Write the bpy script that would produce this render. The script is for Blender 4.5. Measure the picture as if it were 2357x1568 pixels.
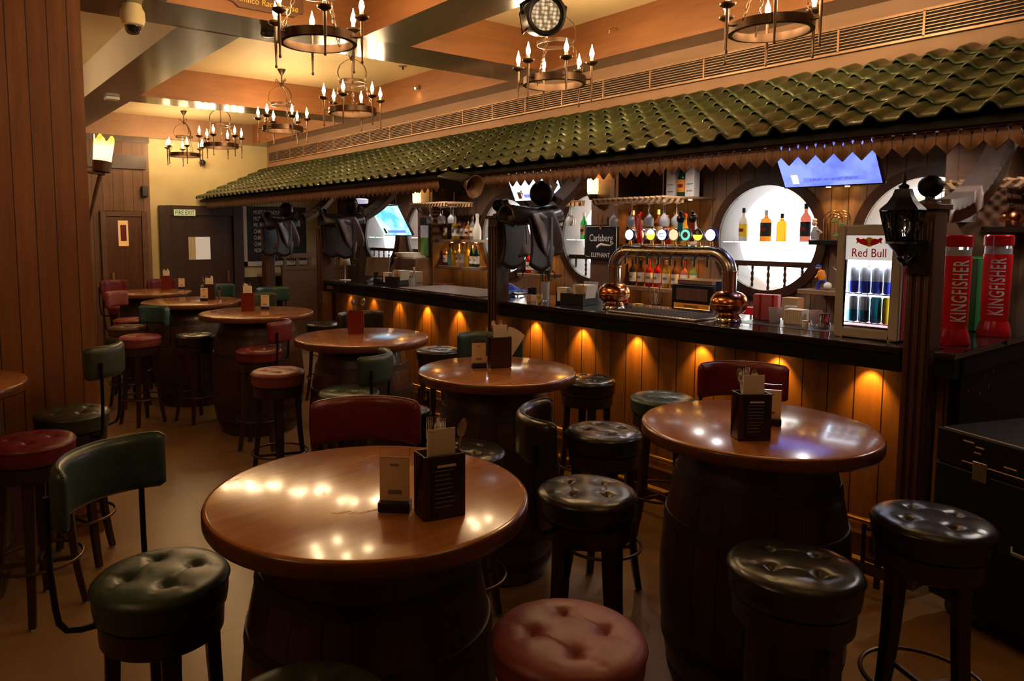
import bpy, bmesh, math, random
from mathutils import Vector, Matrix, noise
random.seed(7)
S = bpy.context.scene
for o in list(bpy.data.objects): bpy.data.objects.remove(o)
COL = S.collection
PI = math.pi
# ---------------------------------------------------------------- camera
W, H, F, PX, PY = 2357., 1568., 1674., 1060., 684.
_vb = Vector((-213-PX, -(533-PY), -F)).normalized()
_va = Vector((3280-PX, -(533-PY), -F)); _va = (_va - _vb*_va.dot(_vb)).normalized()
_vz = _va.cross(_vb)
cam_d = bpy.data.cameras.new('camera'); cam = bpy.data.objects.new('camera', cam_d); COL.objects.link(cam)
cam.matrix_world = Matrix((_va, _vb, _vz)).to_4x4()
cam.location = (0, 0, 1.7)
cam_d.sensor_width = 36; cam_d.lens = F/W*36
cam_d.shift_x = (W/2-PX)/W; cam_d.shift_y = (PY-H/2)/W
cam_d.clip_start = .05
S.camera = cam
# ---------------------------------------------------------------- world, exposure
S.view_settings.view_transform = 'Standard'; S.view_settings.look = 'None'
S.view_settings.gamma = 1; S.view_settings.exposure = 0.0
wd = bpy.data.worlds.new('world'); S.world = wd; wd.use_nodes = True
wd.node_tree.nodes['Background'].inputs[0].default_value = (1, .6, .3, 1)
wd.node_tree.nodes['Background'].inputs[1].default_value = .02
S.cycles.use_denoising = True; S.cycles.sample_clamp_indirect = 4; S.cycles.max_bounces = 7
S.cycles.use_light_tree = True; S.cycles.caustics_reflective = False; S.cycles.caustics_refractive = False
S.cycles.diffuse_bounces = 4; S.cycles.glossy_bounces = 4; S.cycles.transmission_bounces = 6
# light levels
BULB = 380.0      # candle bulb emission
NICHE = 4.0       # backlit round niches
UNDER = 17.0       # small spots under the counter, W
# ---------------------------------------------------------------- materials
def new_mat(n):
    m = bpy.data.materials.new(n); m.use_nodes = True
    nt = m.node_tree; b = nt.nodes['Principled BSDF']
    return m, nt, b
def setb(b, **k):
    for a, v in k.items():
        i = b.inputs[a.replace('_', ' ')]
        i.default_value = (*v, 1) if isinstance(v, (tuple, list)) and len(v) == 3 else v
def coord(nt, scale=(1, 1, 1), kind='Object', rot=(0, 0, 0)):
    tc = nt.nodes.new('ShaderNodeTexCoord'); mp = nt.nodes.new('ShaderNodeMapping')
    mp.inputs['Scale'].default_value = scale; mp.inputs['Rotation'].default_value = rot
    nt.links.new(tc.outputs[kind], mp.inputs[0]); return mp.outputs[0]
def mathn(nt, op, a, b=None, c=None):
    n = nt.nodes.new('ShaderNodeMath'); n.operation = op
    for i, v in enumerate((a, b, c)):
        if v is None: continue
        if isinstance(v, (int, float)): n.inputs[i].default_value = v
        else: nt.links.new(v, n.inputs[i])
    return n.outputs[0]
def ramp(nt, fac, stops):
    r = nt.nodes.new('ShaderNodeValToRGB'); nt.links.new(fac, r.inputs[0])
    e = r.color_ramp.elements
    while len(e) < len(stops): e.new(.5)
    for k, (p, c) in enumerate(stops): e[k].position = p; e[k].color = (*c, 1)
    return r.outputs[0]
def noise_n(nt, vec, scale, detail=3, rough=.5):
    n = nt.nodes.new('ShaderNodeTexNoise'); n.inputs['Scale'].default_value = scale
    n.inputs['Detail'].default_value = detail; n.inputs['Roughness'].default_value = rough
    nt.links.new(vec, n.inputs['Vector']); return n.outputs['Fac']
def bump(nt, b, h, s=.3, d=.01):
    n = nt.nodes.new('ShaderNodeBump'); n.inputs['Strength'].default_value = s; n.inputs['Distance'].default_value = d
    nt.links.new(h, n.inputs['Height']); nt.links.new(n.outputs[0], b.inputs['Normal'])
def mixc(nt, f, a, b, mode='MIX'):
    n = nt.nodes.new('ShaderNodeMix'); n.data_type = 'RGBA'; n.blend_type = mode
    for i, v in ((0, f), (6, a), (7, b)):
        if isinstance(v, (int, float)): n.inputs[i].default_value = v
        elif isinstance(v, tuple): n.inputs[i].default_value = (*v, 1)
        else: nt.links.new(v, n.inputs[i])
    return n.outputs[2]
MATS = {}
def plain(n, c, rough=.5, metal=0., coat=0., var=.12, bumps=0., scale=8, **k):
    m, nt, b = new_mat(n); setb(b, Base_Color=c, Roughness=rough, Metallic=metal, Coat_Weight=coat)
    v = coord(nt); f = noise_n(nt, v, scale, 4)
    if var:
        lo = tuple(x*(1-var) for x in c); hi = tuple(min(1, x*(1+var)) for x in c)
        nt.links.new(ramp(nt, f, [(.3, lo), (.7, hi)]), b.inputs['Base Color'])
    if bumps: bump(nt, b, f, bumps, .004)
    for a, val in k.items(): b.inputs[a.replace('_', ' ')].default_value = val
    MATS[n] = m; return m
def wood(n, c1, c2, rough=.35, grain='z', planks=None, pitch=.12, gap=.05, coat=0., sc=1., bs=.15, rv=.0):
    m, nt, b = new_mat(n); setb(b, Roughness=rough, Coat_Weight=coat, Coat_Roughness=.11)
    st = {'x': (1.2, 14, 14), 'y': (14, 1.2, 14), 'z': (14, 14, 1.2)}[grain]
    v = coord(nt, tuple(s*sc for s in st)); f = noise_n(nt, v, 1.6, 6, .62)
    v2 = coord(nt, (1, 1, 1)); big = noise_n(nt, v2, 1.3, 2)
    f = mathn(nt, 'ADD', mathn(nt, 'MULTIPLY', f, .75), mathn(nt, 'MULTIPLY', big, .25))
    col = ramp(nt, f, [(.34, c1), (.66, c2)]); h = f
    if planks:
        sx = nt.nodes.new('ShaderNodeSeparateXYZ'); nt.links.new(coord(nt), sx.inputs[0])
        p = mathn(nt, 'DIVIDE', mathn(nt, 'ADD', sx.outputs['XYZ'.index(planks.upper())], 50.0), pitch)
        fr = mathn(nt, 'FRACT', p); fl = mathn(nt, 'FLOOR', p)
        wn = nt.nodes.new('ShaderNodeTexWhiteNoise'); wn.noise_dimensions = '1D'; nt.links.new(fl, wn.inputs['W'])
        tint = mathn(nt, 'ADD', .84, mathn(nt, 'MULTIPLY', wn.outputs['Value'], .28))
        cc = nt.nodes.new('ShaderNodeCombineXYZ')
        for i in range(3): nt.links.new(tint, cc.inputs[i])
        col = mixc(nt, 1.0, col, cc.outputs[0], 'MULTIPLY')
        g = mathn(nt, 'GREATER_THAN', fr, gap)
        col = mixc(nt, g, tuple(x*.12 for x in c1), col)
        h = mathn(nt, 'ADD', mathn(nt, 'MULTIPLY', g, 2.), mathn(nt, 'MULTIPLY', f, .2))
    nt.links.new(col, b.inputs['Base Color'])
    if rv:
        nt.links.new(mathn(nt, 'ADD', rough-rv/2, mathn(nt, 'MULTIPLY', noise_n(nt, v2, 7, 3), rv)), b.inputs['Roughness'])
    bump(nt, b, h, bs, .004)
    MATS[n] = m; return m
def emit(n, c, s, base=(.8, .8, .8)):
    m, nt, b = new_mat(n); setb(b, Base_Color=base, Roughness=.4, Emission_Color=c, Emission_Strength=s); MATS[n] = m; return m
def glass(n, c=(1, 1, 1), rough=.03, tr=1., ior=1.45):
    m, nt, b = new_mat(n); setb(b, Base_Color=c, Roughness=rough, Transmission_Weight=tr, IOR=ior); MATS[n] = m; return m
wood('panel', (.17, .058, .02), (.27, .10, .036), .42, 'z', 'x', .095)              # near pillar cladding
wood('panel_far', (.15, .07, .035), (.24, .115, .06), .5, 'z', 'x', .13)
wood('bar_panel', (.115, .042, .011), (.185, .075, .021), .4, 'z', 'y', .14)
wood('back_panel', (.11, .06, .035), (.2, .115, .07), .45, 'z', 'y', .13)
wood('beam_face', (.22, .088, .03), (.31, .13, .047), .5, 'y')
wood('beam_face_x', (.22, .088, .03), (.31, .13, .047), .5, 'x')
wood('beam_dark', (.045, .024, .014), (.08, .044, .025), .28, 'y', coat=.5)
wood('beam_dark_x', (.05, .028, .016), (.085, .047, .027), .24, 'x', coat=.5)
wood('soffit', (.30, .17, .10), (.38, .22, .13), .6, 'y')
wood('dark_wood', (.028, .011, .006), (.055, .021, .011), .35, 'z')
wood('post_wood', (.05, .02, .012), (.09, .038, .022), .35, 'z')
wood('brown_wood', (.10, .045, .022), (.17, .08, .04), .45, 'y')
wood('brown_wood_x', (.10, .045, .022), (.17, .08, .04), .45, 'x')
wood('shelf_wood', (.17, .09, .045), (.27, .15, .08), .4, 'y')
wood('light_wood', (.45, .26, .13), (.58, .36, .2), .5, 'y')
wood('valance', (.36, .20, .12), (.46, .27, .17), .5, 'z')
wood('bracket', (.26, .17, .13), (.34, .23, .18), .5, 'x')
wood('table_top', (.34, .115, .03), (.50, .20, .06), .2, 'x', None, .13, .012, .5, 1, .03, .10)
wood('table_rim', (.10, .032, .012), (.17, .055, .02), .28, 'x', coat=.3)
wood('leg_wood', (.022, .01, .008), (.045, .018, .012), .35, 'z')
wood('door_wood', (.035, .014, .01), (.06, .026, .017), .45, 'z')
wood('door_red', (.09, .035, .02), (.15, .06, .03), .25, 'z', coat=.4)
def barrel_mat():
    m, nt, b = new_mat('barrel'); setb(b, Roughness=.38, Coat_Weight=.2)
    sx = nt.nodes.new('ShaderNodeSeparateXYZ'); nt.links.new(coord(nt), sx.inputs[0])
    a = mathn(nt, 'DIVIDE', mathn(nt, 'ADD', mathn(nt, 'ARCTAN2', sx.outputs[1], sx.outputs[0]), PI), 2*PI/22)
    g = mathn(nt, 'GREATER_THAN', mathn(nt, 'FRACT', a), .06)
    wn = nt.nodes.new('ShaderNodeTexWhiteNoise'); wn.noise_dimensions = '1D'; nt.links.new(mathn(nt, 'FLOOR', a), wn.inputs['W'])
    f = noise_n(nt, coord(nt, (16, 16, 1.5)), 1.5, 5)
    f = mathn(nt, 'ADD', mathn(nt, 'MULTIPLY', f, .75), mathn(nt, 'MULTIPLY', wn.outputs['Value'], .22))
    c = ramp(nt, f, [(.25, (.024, .009, .006)), (.75, (.065, .023, .014))])
    nt.links.new(mixc(nt, g, (.008, .004, .003), c), b.inputs['Base Color'])
    bump(nt, b, g, .4, .004); MATS['barrel'] = m
barrel_mat()
def floor_mat():
    m, nt, b = new_mat('floor_tile'); setb(b, Roughness=.3)
    v = coord(nt, (1, 1, 1), rot=(0, 0, math.radians(2)))
    br = nt.nodes.new('ShaderNodeTexBrick'); nt.links.new(v, br.inputs[0]); br.offset = 0
    for k, x in (('Scale', 1.), ('Mortar Size', .003), ('Brick Width', .6), ('Row Height', .6), ('Mortar Smooth', .1)): br.inputs[k].default_value = x
    br.inputs['Color1'].default_value = (.27, .155, .065, 1); br.inputs['Color2'].default_value = (.23, .13, .055, 1); br.inputs['Mortar'].default_value = (.10, .06, .03, 1)
    f = noise_n(nt, v, 2.2, 5, .6)
    c = mixc(nt, .55, br.outputs['Color'], ramp(nt, f, [(.3, (.15, .08, .032)), (.7, (.33, .19, .08))]))
    nt.links.new(c, b.inputs['Base Color'])
    nt.links.new(mathn(nt, 'ADD', .2, mathn(nt, 'MULTIPLY', f, .25)), b.inputs['Roughness'])
    MATS['floor_tile'] = m
floor_mat()
plain('cream', (.72, .61, .34), .7, var=.03)
plain('ceiling_paint', (.78, .62, .36), .6, var=.05, scale=2)
plain('white_paint', (.75, .70, .62), .6, var=.03)
plain('niche_white', (.24, .225, .24), .5, var=.04)
plain('roof_green', (.048, .064, .025), .36, coat=.35, var=.35, scale=2.5, bumps=.1)
plain('roof_under', (.012, .010, .008), .8)
plain('black_stone', (.012, .010, .012), .09, coat=.3, var=.4, scale=60)
plain('black_paint', (.007, .006, .006), .5, bumps=.2, scale=20)
plain('black_plastic', (.015, .015, .018), .35)
plain('black_metal', (.02, .018, .018), .35, .6)
plain('hoop_metal', (.035, .02, .014), .5, .4)
plain('iron', (.11, .065, .04), .38, .85, var=.25, scale=14, bumps=.1)
plain('brass', (.75, .45, .14), .25, 1.)
plain('chrome', (.78, .76, .74), .12, 1., var=.02)
plain('steel', (.74, .70, .66), .28, 1., var=.05)
plain('font_pipe', (.56, .52, .46), .24, 1., var=.15, scale=5)
plain('copper', (.72, .26, .10), .2, 1., var=.12, scale=5)
plain('leather_green', (.035, .062, .045), .36, var=.15, bumps=.06, scale=30)
plain('leather_olive', (.045, .052, .028), .36, var=.15, bumps=.06, scale=30)
plain('leather_teal', (.03, .085, .085), .38, var=.12, bumps=.06, scale=30)
plain('leather_maroon', (.15, .016, .022), .36, var=.15, bumps=.06, scale=30)
plain('leather_red', (.25, .06, .06), .42, var=.15, bumps=.06, scale=30)
plain('leather_black', (.022, .018, .018), .27, var=.2, bumps=.08, scale=30)
plain('leather_brown', (.085, .043, .036), .4, var=.25, bumps=.1, scale=20)
plain('saddle_dark', (.016, .010, .009), .35, var=.2, bumps=.1, scale=20)
plain('caddy_red', (.17, .018, .014), .3, coat=.3)
plain('caddy_dark', (.05, .016, .009), .35)
plain('paper', (.80, .72, .58), .8, var=.03)
plain('card', (.78, .60, .36), .6, var=.03)
plain('grey_print', (.25, .22, .22), .7)
plain('cardboard', (.42, .24, .11), .75)
plain('white_plastic', (.72, .70, .68), .4, var=.02)
plain('taupe', (.42, .36, .31), .45, var=.03)
plain('pink_red', (.55, .06, .08), .35)
plain('bright_red', (.70, .015, .02), .25)
plain('deep_red', (.45, .008, .012), .18, coat=.4)
plain('blue', (.02, .05, .40), .35)
plain('navy', (.012, .015, .06), .4)
plain('teal_can', (.02, .34, .50), .3)
plain('yellow', (.80, .55, .02), .4)
plain('orange', (.75, .25, .02), .5)
plain('silver', (.72, .73, .78), .3, .25)
plain('can_blue', (.03, .05, .55), .3)
plain('green_box', (.01, .16, .045), .35)
plain('bright_green', (.03, .50, .05), .4)
plain('leaf', (.10, .22, .03), .5, var=.3)
plain('skin', (.55, .30, .20), .6)
plain('slate', (.022, .02, .022), .7, var=.2)
plain('chalk', (.92, .88, .90), .9, var=.1)
plain('gold_text', (.85, .50, .06), .5)
plain('lamp_shade', (.62, .50, .36), .8)
plain('grille_metal', (.42, .26, .16), .4, .5)
plain('rubber', (.3, .29, .27), .7)
plain('scuff', (.45, .28, .14), .7)
glass('clear_glass', (.97, .98, 1), .02)
glass('glassware', (.95, .94, .96), .06, .62, 1.4)
glass('green_shelf', (.55, .95, .82), .05)
def bottle_mat(n, c, tr=.55, rough=.08):
    m, nt, b = new_mat(n); setb(b, Base_Color=c, Roughness=rough, Transmission_Weight=tr, IOR=1.3); MATS[n] = m
for n_, c_, t_ in (('b_clear', (.86, .84, .82), .75), ('b_amber', (.75, .26, .03), .5), ('b_green', (.03, .38, .07), .45), ('b_red', (.75, .02, .03), .45), ('b_yellow', (.85, .52, .03), .5),
                   ('b_dark', (.03, .02, .025), .2), ('b_coral', (.85, .22, .13), .4), ('b_blue', (.25, .62, .85), .6), ('b_jade', (.02, .07, .03), .3), ('b_cream', (.85, .80, .68), .1), ('b_lime', (.45, .6, .1), .5), ('b_brown', (.22, .07, .03), .4)):
    bottle_mat(n_, c_, t_)
emit('flame', (1, .66, .33), BULB)
emit('flame_dim', (1, .66, .33), BULB*.65)
emit('warm_glow', (1, .52, .10), 7)
emit('warm_white_glow', (1, .60, .18), 4.5)
emit('spot_lens', (1, .50, .12), 60)
emit('spot_white', (1, .9, .75), 18)
emit('fridge_light', (.80, .92, 1), 2.6)
emit('fridge_fill', (.85, .93, 1), 28)  # for the strips added behind the cooler door
emit('header_glow', (.85, .8, .75), .55, (.6, .58, .55))
emit('tap_white', (.85, .9, 1), 2.2)
emit('tap_blue', (.10, .25, 1), 2.0)
emit('tap_peach', (1, .45, .25), 1.6)
emit('tap_yellow', (1, .78, .05), 1.3)
emit('tap_teal', (.05, .75, .55), 1.2)
emit('led_lens', (1, .75, .4), .55, (.3, .25, .2))
emit('screen_blue', (.13, .20, .95), 1.5)
emit('exit_sign', (.55, .62, .28), .45, (.6, .6, .4))
emit('amber_box', (1, .50, .12), 1.5)
emit('door_glow', (.55, .42, .30), .8, (.2, .2, .2))
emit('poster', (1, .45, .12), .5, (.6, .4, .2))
def onyx():
    m, nt, b = new_mat('onyx'); setb(b, Base_Color=(.8, .8, .8), Roughness=.3)
    v = coord(nt, (1, 1, 1)); f = noise_n(nt, v, 3.2, 7, .65)
    w = nt.nodes.new('ShaderNodeTexWave'); w.inputs['Scale'].default_value = 1.3; w.inputs['Distortion'].default_value = 9; w.inputs['Detail'].default_value = 3
    nt.links.new(v, w.inputs[0])
    g = mathn(nt, 'MULTIPLY', w.outputs['Fac'], f)
    c = ramp(nt, g, [(0, (1, .97, .92)), (.33, (1, .97, .92)), (.40, (1, .42, .08)), (.47, (1, .9, .7)), (.62, (1, .95, .85)), (.68, (1, .45, .1))])
    nt.links.new(c, b.inputs['Emission Color']); b.inputs['Emission Strength'].default_value = NICHE; MATS['onyx'] = m
onyx()
def screen(n, c1, c2, s):
    m, nt, b = new_mat(n); setb(b, Base_Color=(.02, .02, .02), Roughness=.15)
    f = noise_n(nt, coord(nt), 5, 5)
    nt.links.new(ramp(nt, f, [(.4, c1), (.6, c2)]), b.inputs['Emission Color']); b.inputs['Emission Strength'].default_value = s; MATS[n] = m
screen('screen_purple', (.10, .14, .85), (.20, .26, .98), 1.9)
screen('screen_cyan', (.10, .50, .90), (.55, .95, .85), 1.7)
screen('screen_pale', (.45, .85, .85), (.75, .80, 1), 1.9)
def sconce_mat():
    m, nt, b = new_mat('sconce_glass'); setb(b, Base_Color=(.9, .6, .2), Roughness=.5)
    sx = nt.nodes.new('ShaderNodeSeparateXYZ'); nt.links.new(coord(nt), sx.inputs[0])
    c = ramp(nt, mathn(nt, 'MULTIPLY', sx.outputs[2], 5.5), [(.0, (1, .34, .01)), (.30, (1, .85, .55)), (.62, (1, .85, .55)), (.95, (1, .40, .02))])
    nt.links.new(c, b.inputs['Emission Color']); b.inputs['Emission Strength'].default_value = 1.5; MATS['sconce_glass'] = m
sconce_mat()
# ---------------------------------------------------------------- geometry helpers
class MB:
    def __init__(s): s.v = []; s.f = []
    def add(s, vs, fs):
        n = len(s.v); s.v += [tuple(v) for v in vs]; s.f += [tuple(i+n for i in f) for f in fs]; return s
    def box(s, x0, x1, y0, y1, z0, z1, M=None):
        vs = [Vector((x, y, z)) for x in (x0, x1) for y in (y0, y1) for z in (z0, z1)]
        if M: vs = [M @ v for v in vs]
        return s.add(vs, [(0, 1, 3, 2), (4, 6, 7, 5), (0, 4, 5, 1), (2, 3, 7, 6), (0, 2, 6, 4), (1, 5, 7, 3)])
    def tube(s, pts, r, n=8, closed=False, cap=True):
        pts = [Vector(p) for p in pts]; rs = r if isinstance(r, (list, tuple)) else [r]*len(pts)
        m = len(pts); vs = []; fs = []; up = None
        for i, p in enumerate(pts):
            if closed: d = pts[(i+1) % m]-pts[i-1]
            else: d = pts[min(i+1, m-1)]-pts[max(i-1, 0)]
            d.normalize()
            if up is None: up = Vector((0, 0, 1)) if abs(d.z) < .9 else Vector((1, 0, 0))
            a = d.cross(up).normalized(); up = a.cross(d).normalized()
            for k in range(n):
                t = 2*PI*k/n; vs.append(p+(a*math.cos(t)+up*math.sin(t))*rs[i])
        for i in range(m if closed else m-1):
            j = (i+1) % m
            for k in range(n): fs.append((i*n+k, i*n+(k+1) % n, j*n+(k+1) % n, j*n+k))
        if cap and not closed: fs += [tuple(range(n-1, -1, -1)), tuple((m-1)*n+k for k in range(n))]
        return s.add(vs, fs)
    def lathe(s, prof, n=24, c=(0, 0, 0), M=None, a0=0, a1=2*PI):
        full = abs(a1-a0-2*PI) < 1e-6; cnt = n if full else n+1; vs = []; fs = []; m = len(prof)
        for k in range(cnt):
            t = a0+(a1-a0)*k/n
            for (r, z) in prof:
                v = Vector((r*math.cos(t), r*math.sin(t), z))
                if M: v = M @ v
                vs.append(v+Vector(c))
        for k in range(n):
            j = (k+1) % cnt
            for i in range(m-1): fs.append((k*m+i, j*m+i, j*m+i+1, k*m+i+1))
        return s.add(vs, fs)
    def sphere(s, c, r, n=16, sc=(1, 1, 1)):
        pr = [(max(1e-5, math.sin(PI*i/(n//2)))*1., -math.cos(PI*i/(n//2))) for i in range(n//2+1)]
        M = Matrix.Diagonal((r*sc[0], r*sc[1], r*sc[2])).to_4x4()
        return s.lathe(pr, n, c, M)
    def prism(s, poly, d0, d1, axis='x'):
        # poly in the plane normal to axis: x->(y,z)  y->(x,z)  z->(x,y)
        def P(a, b, d): return {'x': (d, a, b), 'y': (a, d, b), 'z': (a, b, d)}[axis]
        n = len(poly)
        return s.add([P(a, b, d0) for a, b in poly]+[P(a, b, d1) for a, b in poly],
                     [tuple(range(n)), tuple(range(2*n-1, n-1, -1))]+[(i, (i+1) % n, n+(i+1) % n, n+i) for i in range(n)])
    def grid(s, fn, nu, nv):
        vs = [fn(i/nu, j/nv) for i in range(nu+1) for j in range(nv+1)]
        return s.add(vs, [(i*(nv+1)+j, (i+1)*(nv+1)+j, (i+1)*(nv+1)+j+1, i*(nv+1)+j+1) for i in range(nu) for j in range(nv)])
    def mesh(s, name, mat, ang=35):
        me = bpy.data.meshes.new(name); me.from_pydata(s.v, [], s.f)
        bm = bmesh.new(); bm.from_mesh(me)
        bmesh.ops.remove_doubles(bm, verts=bm.verts, dist=1e-5)
        bmesh.ops.recalc_face_normals(bm, faces=bm.faces)
        for e in bm.edges:
            if len(e.link_faces) == 2 and e.calc_face_angle(0) > math.radians(ang): e.smooth = False
        for f in bm.faces: f.smooth = True
        bm.to_mesh(me); bm.free()
        me.materials.append(MATS[mat] if isinstance(mat, str) else mat); return me
    def build(s, name, mat, parent=None, bevel=0, solid=0, loc=None, label=None, ang=35):
        o = bpy.data.objects.new(name, s.mesh(name, mat, ang)); COL.objects.link(o)
        if parent: o.parent = parent
        if loc: o.location = loc
        if solid:
            m = o.modifiers.new('s', 'SOLIDIFY'); m.thickness = solid; m.offset = 0
        if bevel:
            m = o.modifiers.new('b', 'BEVEL'); m.width = bevel; m.segments = 2; m.limit_method = 'ANGLE'; m.angle_limit = .7
        if label: o['label'] = label
        return o
def bx(*a): return MB().box(*a)
def thing(name, label, cat, loc=(0, 0, 0), rz=0, group=None, rot=None):
    o = bpy.data.objects.new(name, None); COL.objects.link(o); o.empty_display_size = .1
    o.location = loc; o.rotation_euler = rot or (0, 0, rz); return tag(o, label, cat, group)
def tag(o, label, cat, group=None):
    o['label'] = label; o['category'] = cat
    if group: o['group'] = group
    return o
def struct(o): o['kind'] = 'structure'; return o
KIDS = {}
def kids(o):
    return [c for c in bpy.data.objects if c.parent == o]
def record(o):
    KIDS[o.name] = kids(o)
    for c in KIDS[o.name]: record(c)
def dup(o, loc=None, rz=None, label=None, group=None, parent=None, rot=None):
    if o.name not in KIDS: record(o)
    c = o.copy(); COL.objects.link(c)
    if loc is not None: c.location = loc
    if rz is not None: c.rotation_euler = (0, 0, rz)
    if rot is not None: c.rotation_euler = rot
    if label: c['label'] = label
    if group: c['group'] = group
    if parent: c.parent = parent
    for ch in KIDS[o.name]: dup(ch, parent=c)
    return c
def text(body, size, mat, parent, name='lettering', loc=(0, 0, 0), rot=(0, 0, 0), ex=.001, align='CENTER', sx=1., shear=0., label=None, sp=1., off=0.):
    cu = bpy.data.curves.new('t', 'FONT'); cu.body = body; cu.size = size; cu.extrude = ex; cu.align_x = align; cu.align_y = 'CENTER'; cu.shear = shear; cu.resolution_u = 3; cu.offset = off; cu.space_character = sp
    t = bpy.data.objects.new('t', cu); COL.objects.link(t)
    me = bpy.data.meshes.new_from_object(t.evaluated_get(bpy.context.evaluated_depsgraph_get())); bpy.data.objects.remove(t)
    me.materials.clear(); me.materials.append(MATS[mat])
    o = bpy.data.objects.new(name, me); COL.objects.link(o); o.parent = parent; o.location = loc; o.rotation_euler = rot; o.scale = (sx, 1, 1)
    if label: o['label'] = label
    return o
def lamp(kind, loc, e, col, rot=(0, 0, 0), size=.05, spot=90, name='lamp_light', blend=.6):
    L = bpy.data.lights.new(name, kind); L.energy = e; L.color = col
    if kind == 'SPOT': L.spot_size = math.radians(spot); L.spot_blend = blend; L.shadow_soft_size = size
    elif kind == 'AREA': L.size = size
    else: L.shadow_soft_size = size
    o = bpy.data.objects.new(name, L); COL.objects.link(o); o.location = loc; o.rotation_euler = rot; return o
RX = (PI/2, 0, -PI/2)     # lettering on a face that looks towards -X
RY = (PI/2, 0, 0)         # lettering on a face that looks towards -Y
# ================================================================ SETTING
def by_normal(o, mats, fn):
    for m in mats: o.data.materials.append(MATS[m])
    for p in o.data.polygons: p.material_index = fn(p.normal, p.center)
    return o
struct(bx(-3, 6.4, -3, 10.9, -.1, 0).build('floor', 'floor_tile'))
struct(bx(-3, 4.6, -3, 10.95, 3.3, 3.4).build('ceiling', 'ceiling_paint'))
def beam(n, x0, x1, y0, y1, z0, z1, side, under, left=None):
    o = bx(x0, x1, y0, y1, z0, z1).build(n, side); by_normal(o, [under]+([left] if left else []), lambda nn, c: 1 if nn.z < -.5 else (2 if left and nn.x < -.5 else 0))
    return struct(o)
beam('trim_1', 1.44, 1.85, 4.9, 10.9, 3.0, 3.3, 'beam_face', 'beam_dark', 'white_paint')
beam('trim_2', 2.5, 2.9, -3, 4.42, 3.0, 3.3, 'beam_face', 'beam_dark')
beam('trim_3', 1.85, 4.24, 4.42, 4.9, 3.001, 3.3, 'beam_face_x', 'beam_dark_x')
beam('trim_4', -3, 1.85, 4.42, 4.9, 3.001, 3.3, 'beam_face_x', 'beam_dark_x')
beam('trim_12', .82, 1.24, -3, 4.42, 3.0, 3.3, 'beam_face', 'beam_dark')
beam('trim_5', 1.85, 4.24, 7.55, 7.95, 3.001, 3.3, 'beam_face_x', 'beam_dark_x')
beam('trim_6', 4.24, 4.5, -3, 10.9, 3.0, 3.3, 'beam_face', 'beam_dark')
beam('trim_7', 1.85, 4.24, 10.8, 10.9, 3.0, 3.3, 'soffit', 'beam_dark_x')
struct(bx(4.5, 4.62, -3, 10.9, 2.45, 3.3).build('wall_right', 'soffit'))
struct(bx(4.62, 6.4, -3, 10.9, 2.45, 2.55).build('trim_8', 'dark_wood'))
struct(bx(-3.1, -3, -3, 10.9, 0, 3.4).build('wall_left', 'panel'))
struct(bx(-3, 6.4, -3.1, -3, 0, 3.4).build('wall_near', 'panel'))
# far wall: timber cladding on the left, cream plaster, brown dado
w = bx(-3, 2.74, 10.84, 10.95, 0, 3.0).build('wall_far', 'panel_far')
struct(w)
bx(2.74, 6.4, 10.9, 10.95, 1.0, 3.3).build('plaster', 'cream', w, label='cream plaster')
bx(2.74, 6.4, 10.88, 10.95, 0, 1.0).build('dado', 'door_wood', w, label='dark brown dado')
bx(1.5, 2.7, 10.80, 10.84, 2.56, 2.74).build('dark_panel', 'dark_wood', w)
bx(1.5, 2.74, 10.78, 10.84, 2.92, 3.0).build('cornice', 'beam_dark_x', w)
struct(bx(-3, .80, 4.42, 5.2, 0, 3.0).build('wall_pier', 'panel'))
# back bar wall with round openings
NY = [2.1, 3.3, 5.22, 6.6, 8.3, 9.5]; NZ, NR = 1.645, .435
def back_wall():
    b = MB(); xs = 5.7; hs = .46; z0, z1 = NZ-hs, NZ+hs
    b.box(xs, xs+.04, -1, 10.9, 0, z0); b.box(xs, xs+.04, -1, 10.9, z1, 2.45)
    e = -1
    for y in NY:
        b.box(xs, xs+.04, e, y-hs, z0, z1); e = y+hs
        n = 48; vs = []; fs = []
        for k in range(n):
            t = 2*PI*k/n; c, s_ = math.cos(t), math.sin(t); q = hs/max(abs(c), abs(s_))
            vs += [(xs, y+NR*c, NZ+NR*s_), (xs, y+q*c, NZ+q*s_)]
            j = (k+1) % n; fs.append((2*k, 2*k+1, 2*j+1, 2*j))
        b.add(vs, fs)
    b.box(xs, xs+.04, e, 10.9, z0, z1)
    return struct(b.build('wall_back', 'back_panel'))
back_wall()
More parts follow.
